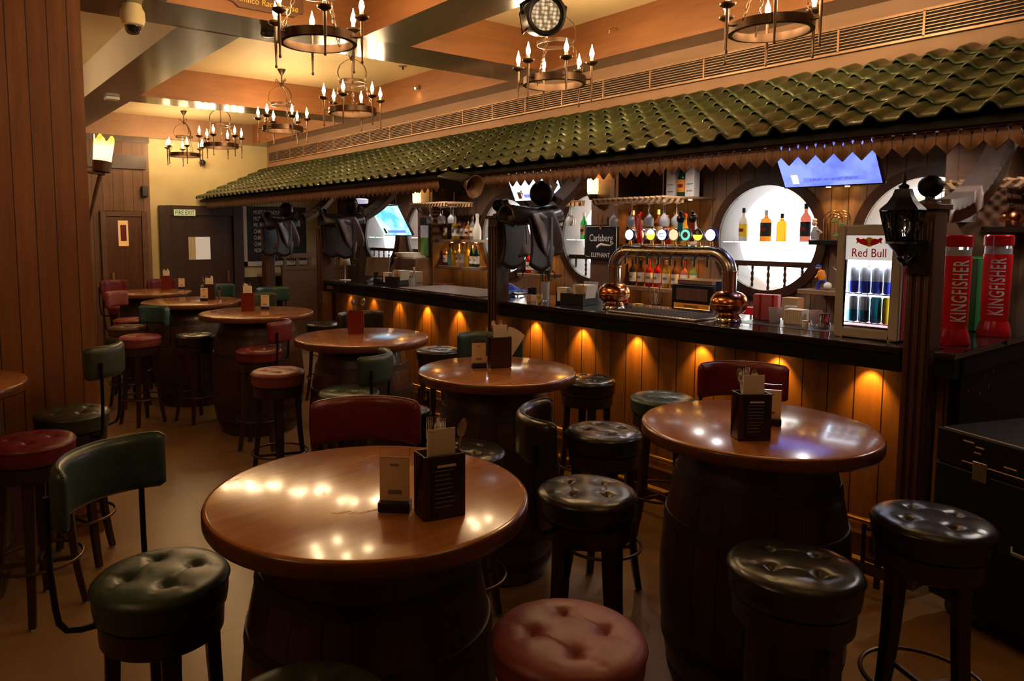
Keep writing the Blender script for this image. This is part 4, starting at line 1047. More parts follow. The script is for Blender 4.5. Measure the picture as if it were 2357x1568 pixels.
# glass racks with hanging glasses
def wine_glass():
    t = thing('wine_glass', '', 'glass')
    MB().lathe([(.032, 0), (.030, -.003), (.004, -.008), (.003, -.02), (.003, -.075), (.012, -.09), (.034, -.115), (.036, -.14), (.030, -.175), (.029, -.175), (.034, -.14), (.032, -.117), (.010, -.093)], 20).build('bowl_and_stem', 'glassware', t, ang=70)
    record(t); return t
wg = None
def rack(y0, y1, z, ys, l, x0=5.15, x1=5.62):
    global wg
    t = thing('glass_rack', 'slatted timber glass rack '+l, 'glass rack', ((x0+x1)/2, (y0+y1)/2, z), group='hanging glass racks'); hw = (y1-y0)/2; hx = (x1-x0)/2
    bx(-hx, -hx+.025, -hw, hw, -.02, .02).build('front_rail', 'light_wood', t); bx(hx-.025, hx, -hw, hw, -.02, .02).build('rear_rail', 'light_wood', t)
    n = int((y1-y0)/.055)
    for k in range(n+1): bx(-hx-.03, hx, -hw+k*2*hw/n-.008, -hw+k*2*hw/n+.008, .02, .035).build('slat', 'light_wood', t)
    for s_ in (-1, 1): MB().tube([(0, s_*hw*.7, .03), (0, s_*hw*.7, 2.449-z)], .006, 6).build('hanging_rod', 'iron', t)
    for i, y in enumerate(ys):
        if wg is None: wg = wine_glass(); o = wg
        else: o = dup(wg)
        o.scale = (1.2, 1.2, 1.15); o.location = (x0+.10+(i % 2)*.11, y, z-.0205); o['label'] = '%s wine glass hanging from the rack %s' % (ORD[min(i, 11)]+(' from left' if i else ''), l); o['group'] = 'wine glasses '+l
rack(3.86, 4.62, 1.965, [4.48, 4.36, 4.28, 4.18, 4.08, 4.0, 3.93, 3.88], 'behind the beer tower', 5.05, 5.33)
rack(7.02, 7.75, 2.02, [7.50, 7.38, 7.27, 7.16, 7.06], 'near the far pillar', 5.1, 5.5)
rack(5.22, 5.5, 1.98, [5.44, 5.36, 5.28], 'left of the beer sign pillar', 5.3, 5.55)
rack(1.15, 1.95, 1.98, [1.87, 1.79, 1.71], 'above the red dispensers')
# tilted televisions
def tv(x, y0, y1, z0, hgt, tilt, mat, l, band):
    w = abs(y1-y0)/2; t = thing('television', l, 'television', (x, (y0+y1)/2, z0), rot=(0, math.radians(-tilt), 0), group='televisions hung over the bar')
    bx(0, .03, -w-.012, w+.012, -.012, hgt+.012).build('bezel', 'black_plastic', t, bevel=.004)
    s_ = bx(-.002, 0, -w, w, 0, hgt).build('screen', mat, t)
    b = bx(-.004, -.002, -w*.72, w*.55, hgt*.08, hgt*.17).build('caption_bar', 'screen_blue', s_)
    if band: text(band, hgt*.055, 'chalk', s_, 'caption_text', (-.0045, -w*.08, hgt*.125), RX)
    bx(-.004, -.002, w*.66, w*.80, hgt*.06, hgt*.24).build('channel_mark', 'orange' if mat != 'screen_purple' else 'screen_pale', s_)
    top = Vector((0.03, 0, hgt)); wz = z0+hgt*math.cos(math.radians(tilt)); 
    b = MB(); b.tube([(.03, 0, hgt*.5), (.10, 0, hgt*.6)], .02, 8); b.box(.028, .05, -.06, .06, hgt*.35, hgt*.65); b.build('mount', 'black_metal', t)
    R_ = Matrix.Rotation(math.radians(-tilt), 4, 'Y'); p = R_ @ Vector((.10, 0, hgt*.6))
    m = MB().tube([tuple(Vector((x, (y0+y1)/2, z0))+p), (x+p.x, (y0+y1)/2, 2.449)], .018, 10).build('ceiling_pole', 'black_metal'); M_ = t.matrix_basis.inverted(); m.data.transform(M_); m.parent = t
    return t
tv(4.55, 2.52, 1.93, 1.985, .36, 34, 'screen_purple', 'television with a blue-violet picture, lower edge below the valance', '4 SPORT LIVE CRICKET UPDATES')
tv(5.05, 8.35, 7.68, 1.655, .42, 30, 'screen_cyan', 'television with a cyan picture beside the far round opening', '')
t_ = tv(5.05, 5.72, 5.02, 2.015, .40, 26, 'screen_pale', 'television with a pale green picture behind the middle saddle', '')
text('4', .10, 'orange', t_, loc=(-.004, .22, .08), rot=RX)
# ================================================================ THINGS ON THE BAR TOP
def bar_caddy(x, y, l, rz=0):
    t = thing('bar_caddy', l, 'caddy', (x, y, CT), rz, 'black napkin caddies on the bar')
    b = MB(); b.box(-.09, .09, -.13, -.125, 0, .09); b.box(-.09, .09, .125, .13, 0, .09); b.box(-.09, -.085, -.125, .085, 0, .085); b.box(.085, .09, -.125, .125, 0, .085); b.box(-.085, .085, -.125, .125, 0, .005); b.box(-.085, .085, .015, .02, .005, .085)
    b.build('tray', 'black_plastic', t, bevel=.002)
    b = MB()
    for k in range(6): b.box(-.085+k*.003, -.083+k*.003+.05, .03, .12, .02, .125-k*.003)
    b.build('napkins', 'paper', t)
    b = MB(); b.box(-.06, .06, -.115, .0, .02, .15); b.v = [(xx, yy*(1+(zz-.02)*1.4)-.01, zz) for xx, yy, zz in b.v]; b.build('paper_sleeves', 'paper', t)
    for k in range(7):
        MB().tube([(-.068, -.10+k*.008, .02), (-.072, -.12+k*.012, .165)], .0022, 5).build('stirrer', 'light_wood', t)
bar_caddy(4.03, 3.86, 'black caddy with napkins and stirrers left of the beer tower', .1)
bar_caddy(4.03, 6.42, 'black caddy with napkins and stirrers on the far half of the bar', .1)
t = thing('table_lamp', 'small white shaded lamp on a slim stem on the bar', 'table lamp', (3.93, 7.36, CT))
MB().lathe([(.0001, 0), (.065, 0), (.065, .006), (.005, .01), (.004, .30), (.0001, .30)], 24).build('stem', 'white_plastic', t)
MB().lathe([(.066, .17), (.042, .31)], 28).build('shade', 'lamp_shade', t, solid=.002)
t = thing('till_screen', 'dark till monitor seen from behind at the bar end', 'monitor', (4.12, 7.0, CT), .5)
bx(-.11, .11, -.08, .08, 0, .012).build('base', 'black_plastic', t); b = bx(-.012, .012, -.15, .15, .05, .27, Matrix.Rotation(.25, 4, 'Y')); b.build('screen_back', 'brown_wood', t, bevel=.006); bx(-.01, .02, -.02, .02, .012, .1).build('neck', 'black_plastic', t)
t = thing('receipt_printer', 'dark card machine with curled cables beside the till', 'card machine', (4.02, 6.74, CT), .2)
bx(-.05, .05, -.06, .06, 0, .05).build('body', 'black_plastic', t, bevel=.008); MB().tube([(0, .06, .02), (.02, .12, .004), (-.03, .17, .004), (0, .2, .004)], .003, 6).build('cable', 'steel', t)
o = bx(4.22, 4.40, 6.48, 6.80, CT, CT+.12).build('wooden_box', 'light_wood', bevel=.004); tag(o, 'honey coloured wooden box behind the till', 'box')
GL = 'small glassware on the bar'
def tumbler(x, y, z, l, s=1.):
    o = MB().lathe([(.0001, 0), (.026, 0), (.031, .075), (.029, .075), (.0245, .006), (.0001, .006)], 18).build('tumbler', 'glassware', loc=(x, y, z), ang=70); o.scale = (s, s, s); return tag(o, l, 'glass', GL)
tumbler(4.02, 6.12, CT, 'clear water glass beside the far caddy', 1.1); 
bottle('std', 'b_clear', None, 'white_plastic', 4.10, 6.20, CT, 'clear little bottle next to the far caddy', GL, .62)
k = 0
for i in range(4):
    for j in range(2): tumbler(4.30+j*.075-.04, 4.12-i*.072, CT, 'upturned tumbler, %s in the %s row left of the caddy' % (ORD[i], ['front', 'rear'][j]))
for i in range(2): tumbler(4.30, 4.0-i*.075, CT+.077, '%s tumbler stacked on top of the tumblers left of the caddy' % ['left', 'right'][i])
o = MB().lathe([(.0001, 0), (.032, 0), (.04, .10), (.037, .10), (.03, .006), (.0001, .006)], 20).build('cup', 'black_plastic', loc=(3.98, 4.30, CT)); tag(o, 'black cup standing by the middle post', 'cup')
t = thing('straw_glass', 'tall glass full of dark straws by the middle post', 'straw holder', (4.02, 4.19, CT))
MB().lathe([(.0001, 0), (.03, 0), (.034, .15), (.032, .15), (.028, .006), (.0001, .006)], 20).build('glass', 'glassware', t)
for k in range(7): MB().tube([(-.01+.003*k, .01-.002*k, .008), (random.uniform(-.03, .03), .07-.02*k, .26)], .003, 6).build('straw', 'black_plastic', t)
o = bx(-.03, .03, -.025, .025, 0, .05).build('match_box', 'light_wood', loc=(3.90, 4.22, CT)); tag(o, 'small wooden block in front of the straws', 'box')
o = MB().lathe([(.0001, 0), (.045, 0), (.05, .045), (.047, .045), (.042, .005), (.0001, .005)], 24).build('ashtray', 'black_metal', loc=(4.10, 4.08, CT)); tag(o, 'round black bowl beside the straw glass', 'bowl')
cl = MB().grid(lambda u, v: (4.10+u*.22, 4.72+v*.24, CT+.02+.045*noise.noise(Vector((u*3, v*3, 1)))+.035*math.sin(u*3.1)*math.sin(v*3.1)), 20, 20).build('cloth', 'blue', solid=.004); tag(cl, 'crumpled blue cloth on the bar left of the middle post', 'cloth')
mt = bx(3.78, 4.36, 4.75, 6.0, CT, CT+.006).build('bar_mat', 'leather_brown'); tag(mt, 'long brown mat on the bar top between the posts', 'mat')
cl.location.z = .012
# right half of the bar: behind the beer tower
t = thing('ice_box', 'dark ice box with a glowing amber Jameson front', 'ice box', (5.2, 3.62, .94))
bx(-.06, .24, -.20, .20, .0, .32).build('case', 'black_metal', t, bevel=.006); bx(-.064, -.06, -.17, .17, .02, .16).build('amber_window', 'amber_box', t); bx(-.068, -.064, -.17, .17, .125, .165).build('name_strip', 'orange', t)
text('Jameson', .04, 'caddy_dark', t, loc=(-.0685, 0, .145), rot=RX); bx(-.066, -.062, -.15, .15, .19, .29).build('dark_panel', 'door_red', t)
o = bx(5.16, 5.42, 3.45, 3.78, 1.262, 1.30).build('wooden_tray', 'brown_wood', bevel=.004); tag(o, 'brown wooden tray on top of the ice box', 'tray')
t = thing('menu_stand', 'grey board with a pale oval print behind the beer tower', 'menu stand', (5.15, 3.30, .94))
bx(-.008, .008, -.10, .10, 0, .36).build('board', 'navy', t); MB().lathe([(.0001, 0), (.06, 0), (.06, .003), (.0001, .003)], 28, (-.012, -.02, .20), Matrix.Diagonal((1, .8, 1, 1)) @ Matrix.Rotation(PI/2, 4, 'Y')).build('oval_print', 'paper', t)
t = thing('paper_bag', 'pink bag with red stripes beside the right copper bulb', 'bag', (4.24, 2.44, CT), .2)
bx(-.03, .03, -.075, .075, 0, .16).build('bag', 'leather_red', t, bevel=.004).data.materials[0] = plain('pink', (.85, .22, .26), .5)
for y in (-.045, .03): bx(-.0315, -.0302, y-.006, y+.006, 0, .16).build('stripe', 'bright_red', t)
t = thing('napkin_block', 'white block of folded napkins on the bar near the cooler', 'napkins', (4.22, 2.24, CT), .1)
b = MB()
for k in range(9): b.box(-.05, .05, -.055+k*.0122, -.0445+k*.0122, 0, .085)
b.build('napkins', 'paper', t)
tumbler(4.16, 2.34, CT, 'empty glass left of the white napkin block', 1.2); tumbler(4.32, 2.33, CT, 'empty glass behind the white napkin block', 1.2); tumbler(4.24, 2.13, CT, 'empty glass right of the white napkin block', 1.15)
for i, (x, y, m, h_) in enumerate([(4.62, 2.62, 'bright_red', .08), (4.62, 2.48, 'navy', .08), (4.62, 2.30, 'pink_red', .10)]):
    pass
BG = 'small cartons on the back worktop'
for (y, m, hh_, l, mk) in [(3.12, 'bright_red', .17, 'small red carton on the back worktop', 'pink_red'), (2.98, 'navy', .17, 'blue and white carton on the back worktop', 'paper'), (2.80, 'cardboard', .27, 'tall cardboard carton below the figurine ledge', 'orange'), (2.66, 'pink_red', .18, 'red and white tea carton on the back worktop', 'paper')]:
    o = bx(-.05, .05, -.058, .058, 0, hh_).build('carton', m, loc=(5.22, y, .941)); tag(o, l, 'carton', BG); bx(-.052, -.0505, -.04, .04, hh_*.45, hh_*.62).build('print_band', mk, o)
for i, (x, y) in enumerate([(4.26, 1.99-.03), (4.30, 2.02)]): pass
t = MB().lathe([(.0001, 0), (.030, 0), (.034, .01), (.026, .05), (.034, .085), (.0001, .085)], 24).build('jigger', 'chrome', loc=(4.14, 2.03, CT)); tag(t, 'steel jigger standing left of the cooler', 'jigger')
t = MB().lathe([(.0001, 0), (.016, 0), (.016, .04), (.0001, .042)], 18).build('small_pot', 'paper', loc=(4.08, 2.11, CT)); tag(t, 'tiny white pot on the bar edge', 'pot')
o = bx(3.98, 4.30, 1.93, 2.50, CT-.0005, CT+.0).build('rubber_mat', 'black_plastic'); o.location.z = .0006; tag(o, 'dark rubber bar mat beside the cooler', 'mat')
# things below on the back counter, left of the ice box
t = thing('tool_jar', 'jar of spoons and wooden bar tools behind the drip tray', 'tool jar', (5.16, 4.0, .941))
MB().lathe([(.0001, 0), (.05, 0), (.05, .13), (.047, .13), (.047, .006), (.0001, .006)], 20).build('jar', 'black_metal', t)
for k in range(6): MB().tube([(.01*math.cos(k), .01*math.sin(k), .01), (.05*math.cos(k*1.7), .07*math.sin(k*1.7), .30-.02*k)], [.005, .009], 6).build('tool', 'brown_wood' if k % 2 else 'steel', t)
bottle('std', 'b_red', 'black_plastic', 'steel', 5.14, 4.32, .94, 'stubby dark red bottle on the back worktop', BG, .7)
t = thing('jar', 'jar with a bright yellow lid on the back worktop', 'jar', (5.12, 4.17, .941)); MB().lathe([(.0001, 0), (.05, 0), (.05, .09), (.0001, .09)], 24).build('glass', 'b_clear', t); MB().lathe([(.0001, .091), (.055, .091), (.055, .12), (.0001, .12)], 24).build('lid', 'yellow', t)
o = MB().lathe([(.0001, 0), (.03, 0), (.02, .05), (.0001, .07)], 16).build('stopper', 'bright_red', loc=(5.12, 4.72, .941)); tag(o, 'small bright red cap on the back worktop', 'cap')
# figurines
t = thing('jockey_figurine', 'small figurine in orange jersey and blue trousers on the ledge', 'figurine', (5.45, 2.70, 1.266))
b = MB(); b.tube([(0, .03, 0), (0, .028, .04), (.0, .005, .075)], [.012, .014, .02], 10); b.tube([(0, -.04, 0), (0, -.03, .04), (.0, -.005, .075)], [.012, .014, .02], 10); b.build('trousers', 'blue', t)
b = MB(); b.tube([(0, 0, .07), (0, .005, .10), (0, .015, .135), (0, .02, .145)], [.024, .030, .026, .012], 12); b.tube([(0, .0, .13), (-.015, .03, .105), (-.02, .045, .085)], [.012, .010, .008], 8); b.build('jersey', 'orange', t)
b = MB(); b.sphere((0, .03, .165), .018, 14); b.sphere((-.012, .045, .160), .006, 8); b.build('head', 'skin', t); b = MB(); b.sphere((0, .030, .174), .020, 14, (1, 1, .6)); b.box(-.010, .010, .045, .068, .170, .174); b.build('cap', 'blue', t)
MB().sphere((-.02, -.05, .03), .03, 12, (1, 1, 1)).build('mottled_rock', 'b_cream', t)
t = thing('brass_scales', 'little old balance ornament with a tray on the ledge', 'ornament', (5.45, 2.57, 1.266))
MB().lathe([(.0001, 0), (.035, 0), (.035, .008), (.006, .012), (.004, .13), (.0001, .13)], 16).build('stand', 'iron', t); b = MB(); b.tube([(0, .06, .17), (0, .02, .14), (0, -.06, .138)], .005, 6); b.sphere((0, .06, .175), .018, 10, (1, 1, .3)); b.build('beam', 'steel', t)
t = thing('chef_figurine', 'little figurine with raised head beside the wire plant', 'figurine', (5.50, 2.795, 1.636))
b = MB(); b.tube([(0, 0, 0), (0, 0, .05), (0, 0, .10)], [.028, .032, .016], 12); b.tube([(0, .01, .08), (-.02, -.04, .07), (-.02, -.06, .05)], .009, 8); b.build('body', 'grey_print', t); b = MB(); b.sphere((0, .01, .125), .020, 14); b.build('head', 'skin', t); MB().sphere((0, .01, .15), .018, 10, (1, 1, .8)).build('hat', 'paper', t)
t = thing('wire_plant', 'gilded hoop ornament with green leaves on the dark ledge', 'ornament', (5.56, 2.655, 1.636))
for k in range(6):
    r = .045+.012*(k % 3); c = -.05+.02*k; MB().tube([(.02*(k % 3)-.02, c-r, 0)]+[(.02*(k % 3)-.02, c-r*math.cos(PI*q/10), .13+.01*k % .03+r*math.sin(PI*q/10)) for q in range(11)]+[(.02*(k % 3)-.02, c+r, 0)], .0035, 6).build('gold_hoop', 'brass', t)
for k in range(7):
    y, z = random.uniform(-.07, .07), random.uniform(.03, .18); MB().sphere((-.03, y, z), .02, 10, (.15, 1, .55)).build('leaf', 'leaf', t)
# kettle
t = thing('kettle', 'round copper and silver kettle on the high ledge at right', 'kettle', (5.45, 1.56, 1.731))
MB().lathe([(.0001, 0), (.055, 0), (.075, .03), (.078, .06), (.06, .10), (.03, .118), (.0001, .12)], 32).build('body', 'copper', t); MB().sphere((0, 0, .135), .016, 12).build('knob', 'black_plastic', t)
MB().tube([(0, .07, .04), (0, .11, .06), (0, .13, .11)], [.014, .010, .007], 10).build('spout', 'copper', t); MB().tube([(0, -.06, .09), (0, -.10, .13), (0, -.08, .19), (0, 0, .21), (0, .05, .18)], .006, 8).build('handle', 'black_plastic', t)
# green cooler behind the red columns
t = thing('green_cooler', 'green framed glass cooler behind the red dispensers', 'cooler', (4.62, 1.66, CT+.004))
b = MB(); b.box(0, .34, .18, .21, 0, .40); b.box(0, .34, -.21, -.18, 0, .40); b.box(0, .34, -.18, .18, 0, .03); b.box(0, .34, -.18, .18, .37, .40); b.box(.31, .34, -.18, .18, .03, .37); b.build('cabinet', 'green_box', t, bevel=.004)
bx(.004, .01, -.18, .18, .03, .37).build('door_glass', 'clear_glass', t); bx(.02, .30, -.18, .18, .19, .195).build('shelf', 'steel', t); bx(.302, .309, -.175, .175, .04, .36).build('back_panel', 'silver', t)
bottle('wine', 'b_green', None, 'bright_green', 4.48, 1.47, CT, 'bright green bottle between the red dispensers', 'green bottle by the dispensers', .92)
# far end of the back bar
o = bx(-.16, .16, -.27, .27, 0, .42).build('side_cabinet', 'brown_wood', loc=(5.3, 8.0, .941), bevel=.02); tag(o, 'brown cabinet with rounded corner on the worktop by the far pillar', 'cabinet')
for k in range(5):
    p = bx(-.13, .13, -.19, .19, 0, .012).build('paper_stack', 'paper', loc=(5.28, 8.0+.01*k, 1.362+k*.0125)); p.rotation_euler.z = .06*k; tag(p, '%s sheaf of papers on the brown cabinet' % ['lowest', 'second lowest', 'middle', 'second highest', 'topmost'][k], 'papers', 'papers on the brown cabinet')
for k in range(4):
    o = bx(-.10, .10, -.14, .14, 0, .028).build('book', ['door_red', 'brown_wood', 'cardboard', 'b_brown'][k], loc=(5.25, 7.25+.03*k, .941+k*.0288)); o.rotation_euler.z = .1*k-.1; tag(o, '%s in the pile of ledgers on the far worktop' % ['bottom book', 'second book', 'third book', 'top book'][k], 'book', 'ledgers on the far worktop')
for k in range(3):
    o = bx(-.09, .09, -.12, .12, 0, .03).build('book', ['cardboard', 'paper', 'cardboard'][k], loc=(5.25, 6.85, .941+k*.0305)); o.rotation_euler.z = .15*k; tag(o, '%s of the pale folders on the far worktop' % ['lowest', 'middle', 'topmost'][k], 'folder', 'pale folders on the far worktop')
pn = thing('framed_picture', 'tall narrow framed dark and green print on the far pillar', 'picture', (5.37, 7.85, 1.62))
bx(-.012, .005, -.11, .11, -.26, .26).build('frame', 'black_plastic', pn); bx(-.015, -.0125, -.09, .09, -.24, .0).build('green_print', 'leaf', pn); bx(-.015, -.0125, -.09, .09, .0, .16).build('pale_print', 'silver', pn)
nt_ = bx(-.003, 0, -.16, .16, -.10, .10).build('wall_note', 'card', loc=(5.694, 5.93, 1.80)); tag(nt_, 'yellowish notice reading We love on the back wall', 'notice')
text('we love', .07, 'black_plastic', nt_, loc=(-.004, 0, .045), rot=RX); text('nice', .07, 'black_plastic', nt_, loc=(-.004, .04, -.045), rot=RX)
dm = bx(-.004, .004, -.075, .075, -.075, .075, Matrix.Rotation(.7, 4, 'X')).build('hanging_tile', 'cardboard', loc=(4.80, 4.96, 2.12)); tag(dm, 'tan square card hanging cornerwise behind the bracket', 'card')
MB().tube([(0, 0, .10), (0, 0, .32)], .002, 5).build('string', 'black_metal', dm)
# ================================================================ SADDLES
def make_saddle():
    # x: pommel (-) to cantle (+), origin at the saddle tree centre
    t = thing('saddle', '', 'saddle', group='leather saddles hung on the posts')
    def top(x): # height of the seat line
        return .115+.02*math.cos((x+.25)*6)+max(0, x-.02)**1.35*.42
    def body(u, v):
        x = -.25+.47*u; a = (v-.5)*2*math.radians(105); w = .055+.10*math.sin(min(1, u*1.25+.12)*PI*.62)
        z = top(x)-(1-math.cos(a))*.085-.03*max(0, abs(a)-1.2); return (x, w*math.sin(a), z)
    MB().grid(body, 24, 20).build('seat', 'saddle_dark', t, solid=.014)
    b = MB(); b.sphere((.12, 0, .235), .095, 22, (.72, 1.25, 1.05)); b.build('cantle', 'saddle_dark', t)
    MB().tube([(.20, -.11, .17), (.215, -.05, .20), (.215, .05, .20), (.20, .11, .17)], .028, 12).build('cantle_roll', 'leather_brown', t)
    b = MB(); b.tube([(-.20, 0, .10), (-.24, 0, .15), (-.25, 0, .18)], [.03, .018, .024], 12); b.build('pommel', 'saddle_dark', t)
    for s_ in (-1, 1):
        def flap(u, v, s_=s_):
            ww = .13*(1-.25*abs(v-.5)**2)*(1-.55*max(0, v-.75)*4*.5); x = -.02+.13*v+(u-.5)*2*ww*.9; z = .09-.34*v; 
            return (x, s_*(.145+.03*math.sin(v*PI)+.01*math.cos(u*PI*2)), z+.03*(u-.5))
        MB().grid(flap, 12, 14).build('flap', 'leather_brown', t, solid=.008)
        def skirt(u, v, s_=s_):
            return (-.16+.24*u+.03*math.sin(v*3), s_*(.150+.012*v), .05-.36*v-.05*math.sin(u*PI))
        MB().grid(skirt, 10, 10).build('under_flap', 'saddle_dark', t, solid=.006)
        MB().box(.049, .071, s_*.180-.002, s_*.180+.002, -.36, .05).build('stirrup_leather', 'leather_black', t)
        MB().tube([(.06+.036*math.cos(a), s_*.182, -.395+.036*math.sin(a)) for a in [2*PI*k/16 for k in range(16)]], .005, 6, closed=True).build('stirrup', 'black_metal', t)
    b = MB(); b.box(-.20, .18, -.03, .03, .02, .06); b.box(-.04, .0, .0, .245, .0, .04); b.build('saddle_rack', 'post_wood', t)
    record(t); return t
s0 = make_saddle()
for i, (x, y, z, rz, s_, l) in enumerate([(3.83, 4.17, 1.76, 0, 1.0, 'dark leather saddle with high cantle on the middle post'), (3.84, 7.26, 1.76, 0, 1.0, 'dark leather saddle on the post beside the table lamp'), (3.80, 8.88, 1.74, .2, 1.0, 'dark leather saddle on the farthest post before the chalkboard')]):
    o = s0 if i == 0 else dup(s0)
    o.location = (x, y, z); o.rotation_euler = (0, 0, rz); o.scale = (s_,)*3; o['label'] = l
# ================================================================ LANTERN on the near post
t = thing('wall_lantern', 'black cast coach lantern with pierced glass on the near post', 'lantern', (3.575, 1.425, 1.56))
def sq(r, z, n=6):
    P = []
    for k in range(n): a = 2*PI*k/n+PI/n; P.append((r*math.cos(a), r*math.sin(a), z))
    return P
b = MB(); rings = [(.094, .235), (.088, .245), (.062, .27), (.044, .30), (.036, .325), (.034, .33), (.0001, .33)]
b.lathe(rings, 6); b.lathe([(.0001, .33), (.02, .332), (.022, .345), (.008, .355), (.009, .375), (.005, .40), (.003, .42), (.0001, .425)], 12)
b.build('roof', 'black_metal', t, ang=25)
for k in range(6):
    a = 2*PI*k/6; a2 = 2*PI*(k+1)/6
    p = lambda r, a, z: (r*math.cos(a), r*math.sin(a), z)
    b = MB().tube([p(.088, a, .235), p(.075, a, .18), p(.062, a, .13), p(.055, a, .09)], .0055, 6)
    b.build('corner_bar', 'black_metal', t)
    g = MB().add([p(.084, a, .232), p(.084, a2, .232), p(.054, a2, .092), p(.054, a, .092)], [(0, 1, 2, 3)]).build('glass_pane', 'clear_glass', t, solid=.002)
    b = MB(); m = (a+a2)/2
    for dz, rr, q in ((.205, .072, .013), (.205, .073, -.013), (.165, .064, 0), (.12, .053, 0)):
        c = Vector(p(rr*.985+.004, m, dz)); tt = Vector((-math.sin(m), math.cos(m), 0)); c += tt*q
        b.tube([c+tt*.011*math.cos(w_)+Vector((0, 0, .02*math.sin(w_))) for w_ in [2*PI*j/10 for j in range(10)]], .0028, 5, closed=True)
    b.build('fretwork', 'black_metal', g)
MB().lathe([(.0001, .085), (.062, .085), (.060, .095), (.045, .07), (.02, .045), (.012, .03), (.018, .02), (.008, .005), (.0001, 0)], 12).build('base', 'black_metal', t)
MB().tube([(0, 0, .02), (.03, -.005, -.01), (.08, -.01, .0), (.125, -.02, .03)], .010, 8).build('arm', 'black_metal', t)
MB().tube([(.03, -.005, .01), (.06, -.01, .05), (.08, -.01, .03), (.06, -.01, .02)], .006, 6).build('scroll', 'black_metal', t)
bx(.118, .131, -.075, .015, -.06, .10).build('back_plate', 'black_metal', t, bevel=.003)
# ================================================================ CEILING THINGS
t = thing('dome_camera', 'cream security dome camera hanging under the crossing beams', 'camera', (1.10, 4.58, 3.0))
MB().lathe([(.0001, 0), (.05, 0), (.055, -.02), (.066, -.04), (.068, -.085), (.060, -.115), (.046, -.122), (.0001, -.122)], 32).build('housing', 'cream', t)
MB().lathe([(.046, -.122), (.044, -.145), (.028, -.165), (.0001, -.17)], 24).build('dome', 'clear_glass', t); MB().sphere((0, 0, -.135), .024, 14).build('lens', 'black_plastic', t)
t = thing('stage_light', 'round dark stage light with a honeycomb of small lenses', 'stage light', (2.86, 3.02, 2.885), rot=(0, 0, 0))
D = (Vector((0, 0, 1.7))-Vector((2.86, 3.02, 2.885))); q = (D.normalized()+Vector((.25, -.12, .12))).to_track_quat('Z', 'Y').to_matrix().to_4x4()
MB().lathe([(.0001, -.16), (.06, -.155), (.095, -.12), (.105, -.06), (.108, .03), (.112, .035), (.112, .06), (.098, .062), (.096, .05), (.082, .045), (.0001, .045)], 40, M=q).build('can', 'black_metal', t)
m, nt, b_ = new_mat('lens_array'); setb(b_, Base_Color=(.25, .2, .15), Roughness=.2); vo = nt.nodes.new('ShaderNodeTexVoronoi'); vo.inputs['Scale'].default_value = 46; vo.inputs['Randomness'].default_value = .25
nt.links.new(coord(nt), vo.inputs['Vector']); nt.links.new(ramp(nt, vo.outputs['Distance'], [(.25, (1, .80, .50)), (.62, (.10, .06, .03))]), b_.inputs['Emission Color']); b_.inputs['Emission Strength'].default_value = .75; MATS['lens_array'] = m
MB().lathe([(.0001, .047), (.081, .046)], 32, M=q).build('lens_array', 'lens_array', t)
b = MB(); b.tube([tuple(q.to_3x3() @ Vector((s_*.118, 0, 0))) for s_ in (-1,)]+[tuple(q.to_3x3() @ Vector((-.13, .0, 0))+Vector((0, 0, .05))), (-.03, 0, .113)], .010, 8); b.tube([tuple(q.to_3x3() @ Vector((.118, 0, 0))), tuple(q.to_3x3() @ Vector((.13, 0, 0))+Vector((0, 0, .05))), (.03, 0, .113)], .010, 8); b.box(-.06, .06, -.02, .02, .10, .114); b.build('yoke', 'black_metal', t)
MB().tube([tuple(q.to_3x3() @ Vector((.02, .03, -.15))), (-.10, .06, -.10), (-.13, .05, .0), (-.08, .02, .11)], .005, 6).build('cable', 'black_plastic', t)
pq = thing('name_plaque', 'dark shaped wooden plaque with yellow Pimlico Racecourse lettering', 'plaque', (1.84, 4.41, 3.13))
P = [(-.24, -.055), (-.21, -.06), (-.18, -.085), (.18, -.085), (.21, -.06), (.24, -.055), (.24, .08), (-.24, .08)]
MB().prism(P, -.012, .008, 'y').build('board', 'brown_wood_x', pq, bevel=.004)
text('Pimlico Racecourse', .054, 'gold_text', pq, loc=(0, -.0135, -.035), rot=RY, shear=.12, sx=.95)
o = bx(-.06, .06, -.06, .06, -.03, 0).build('access_point', 'white_plastic', loc=(1.65, 7.78, 3.0), bevel=.008); tag(o, 'flat white square box under the left beam', 'box')
t = MB().lathe([(.0001, 0), (.045, 0), (.05, -.012), (.04, -.03), (.0001, -.034)], 24).build('smoke_detector', 'black_metal', loc=(1.95, 4.66, 3.001)); tag(t, 'round dark smoke detector under the cross beam', 'detector')
t = thing('sprinkler', 'small sprinkler head poking out of the middle coffer', 'sprinkler', (3.92, 6.10, 3.3))
MB().lathe([(.0001, 0), (.045, 0), (.045, -.004), (.0001, -.005)], 20).build('rose', 'grille_metal', t); MB().lathe([(.0001, -.004), (.008, -.006), (.008, -.03), (.014, -.032), (.0001, -.036)], 12).build('head', 'black_metal', t)
t = thing('eyeball_spot', 'tiny bright spotlight on the right face of the middle coffer', 'spotlight', (4.236, 6.30, 3.16))
MB().sphere((-.02, 0, 0), .026, 14).build('ball', 'chrome', t); MB().sphere((-.036, .004, -.008), .013, 10).build('lens', 'spot_lens', t); lamp('SPOT', (4.19, 6.27, 3.15), 1.2, (1, .8, .45), (0, math.radians(25), math.radians(-75)), .01, 120)
t = thing('dome_camera', 'small black camera on the cream wall below the far chandeliers', 'camera', (3.48, 10.87, 2.72))
MB().lathe([(.0001, .028), (.05, .028), (.05, 0), (.0001, 0)], 20, M=Matrix.Rotation(PI/2, 4, 'X')).build('base', 'white_plastic', t); MB().sphere((0, -.05, -.02), .045, 16).build('ball', 'black_plastic', t)
t = thing('hook', 'small brass hook on the right face of the nearest coffer', 'hook', (4.236, 3.68, 3.17))
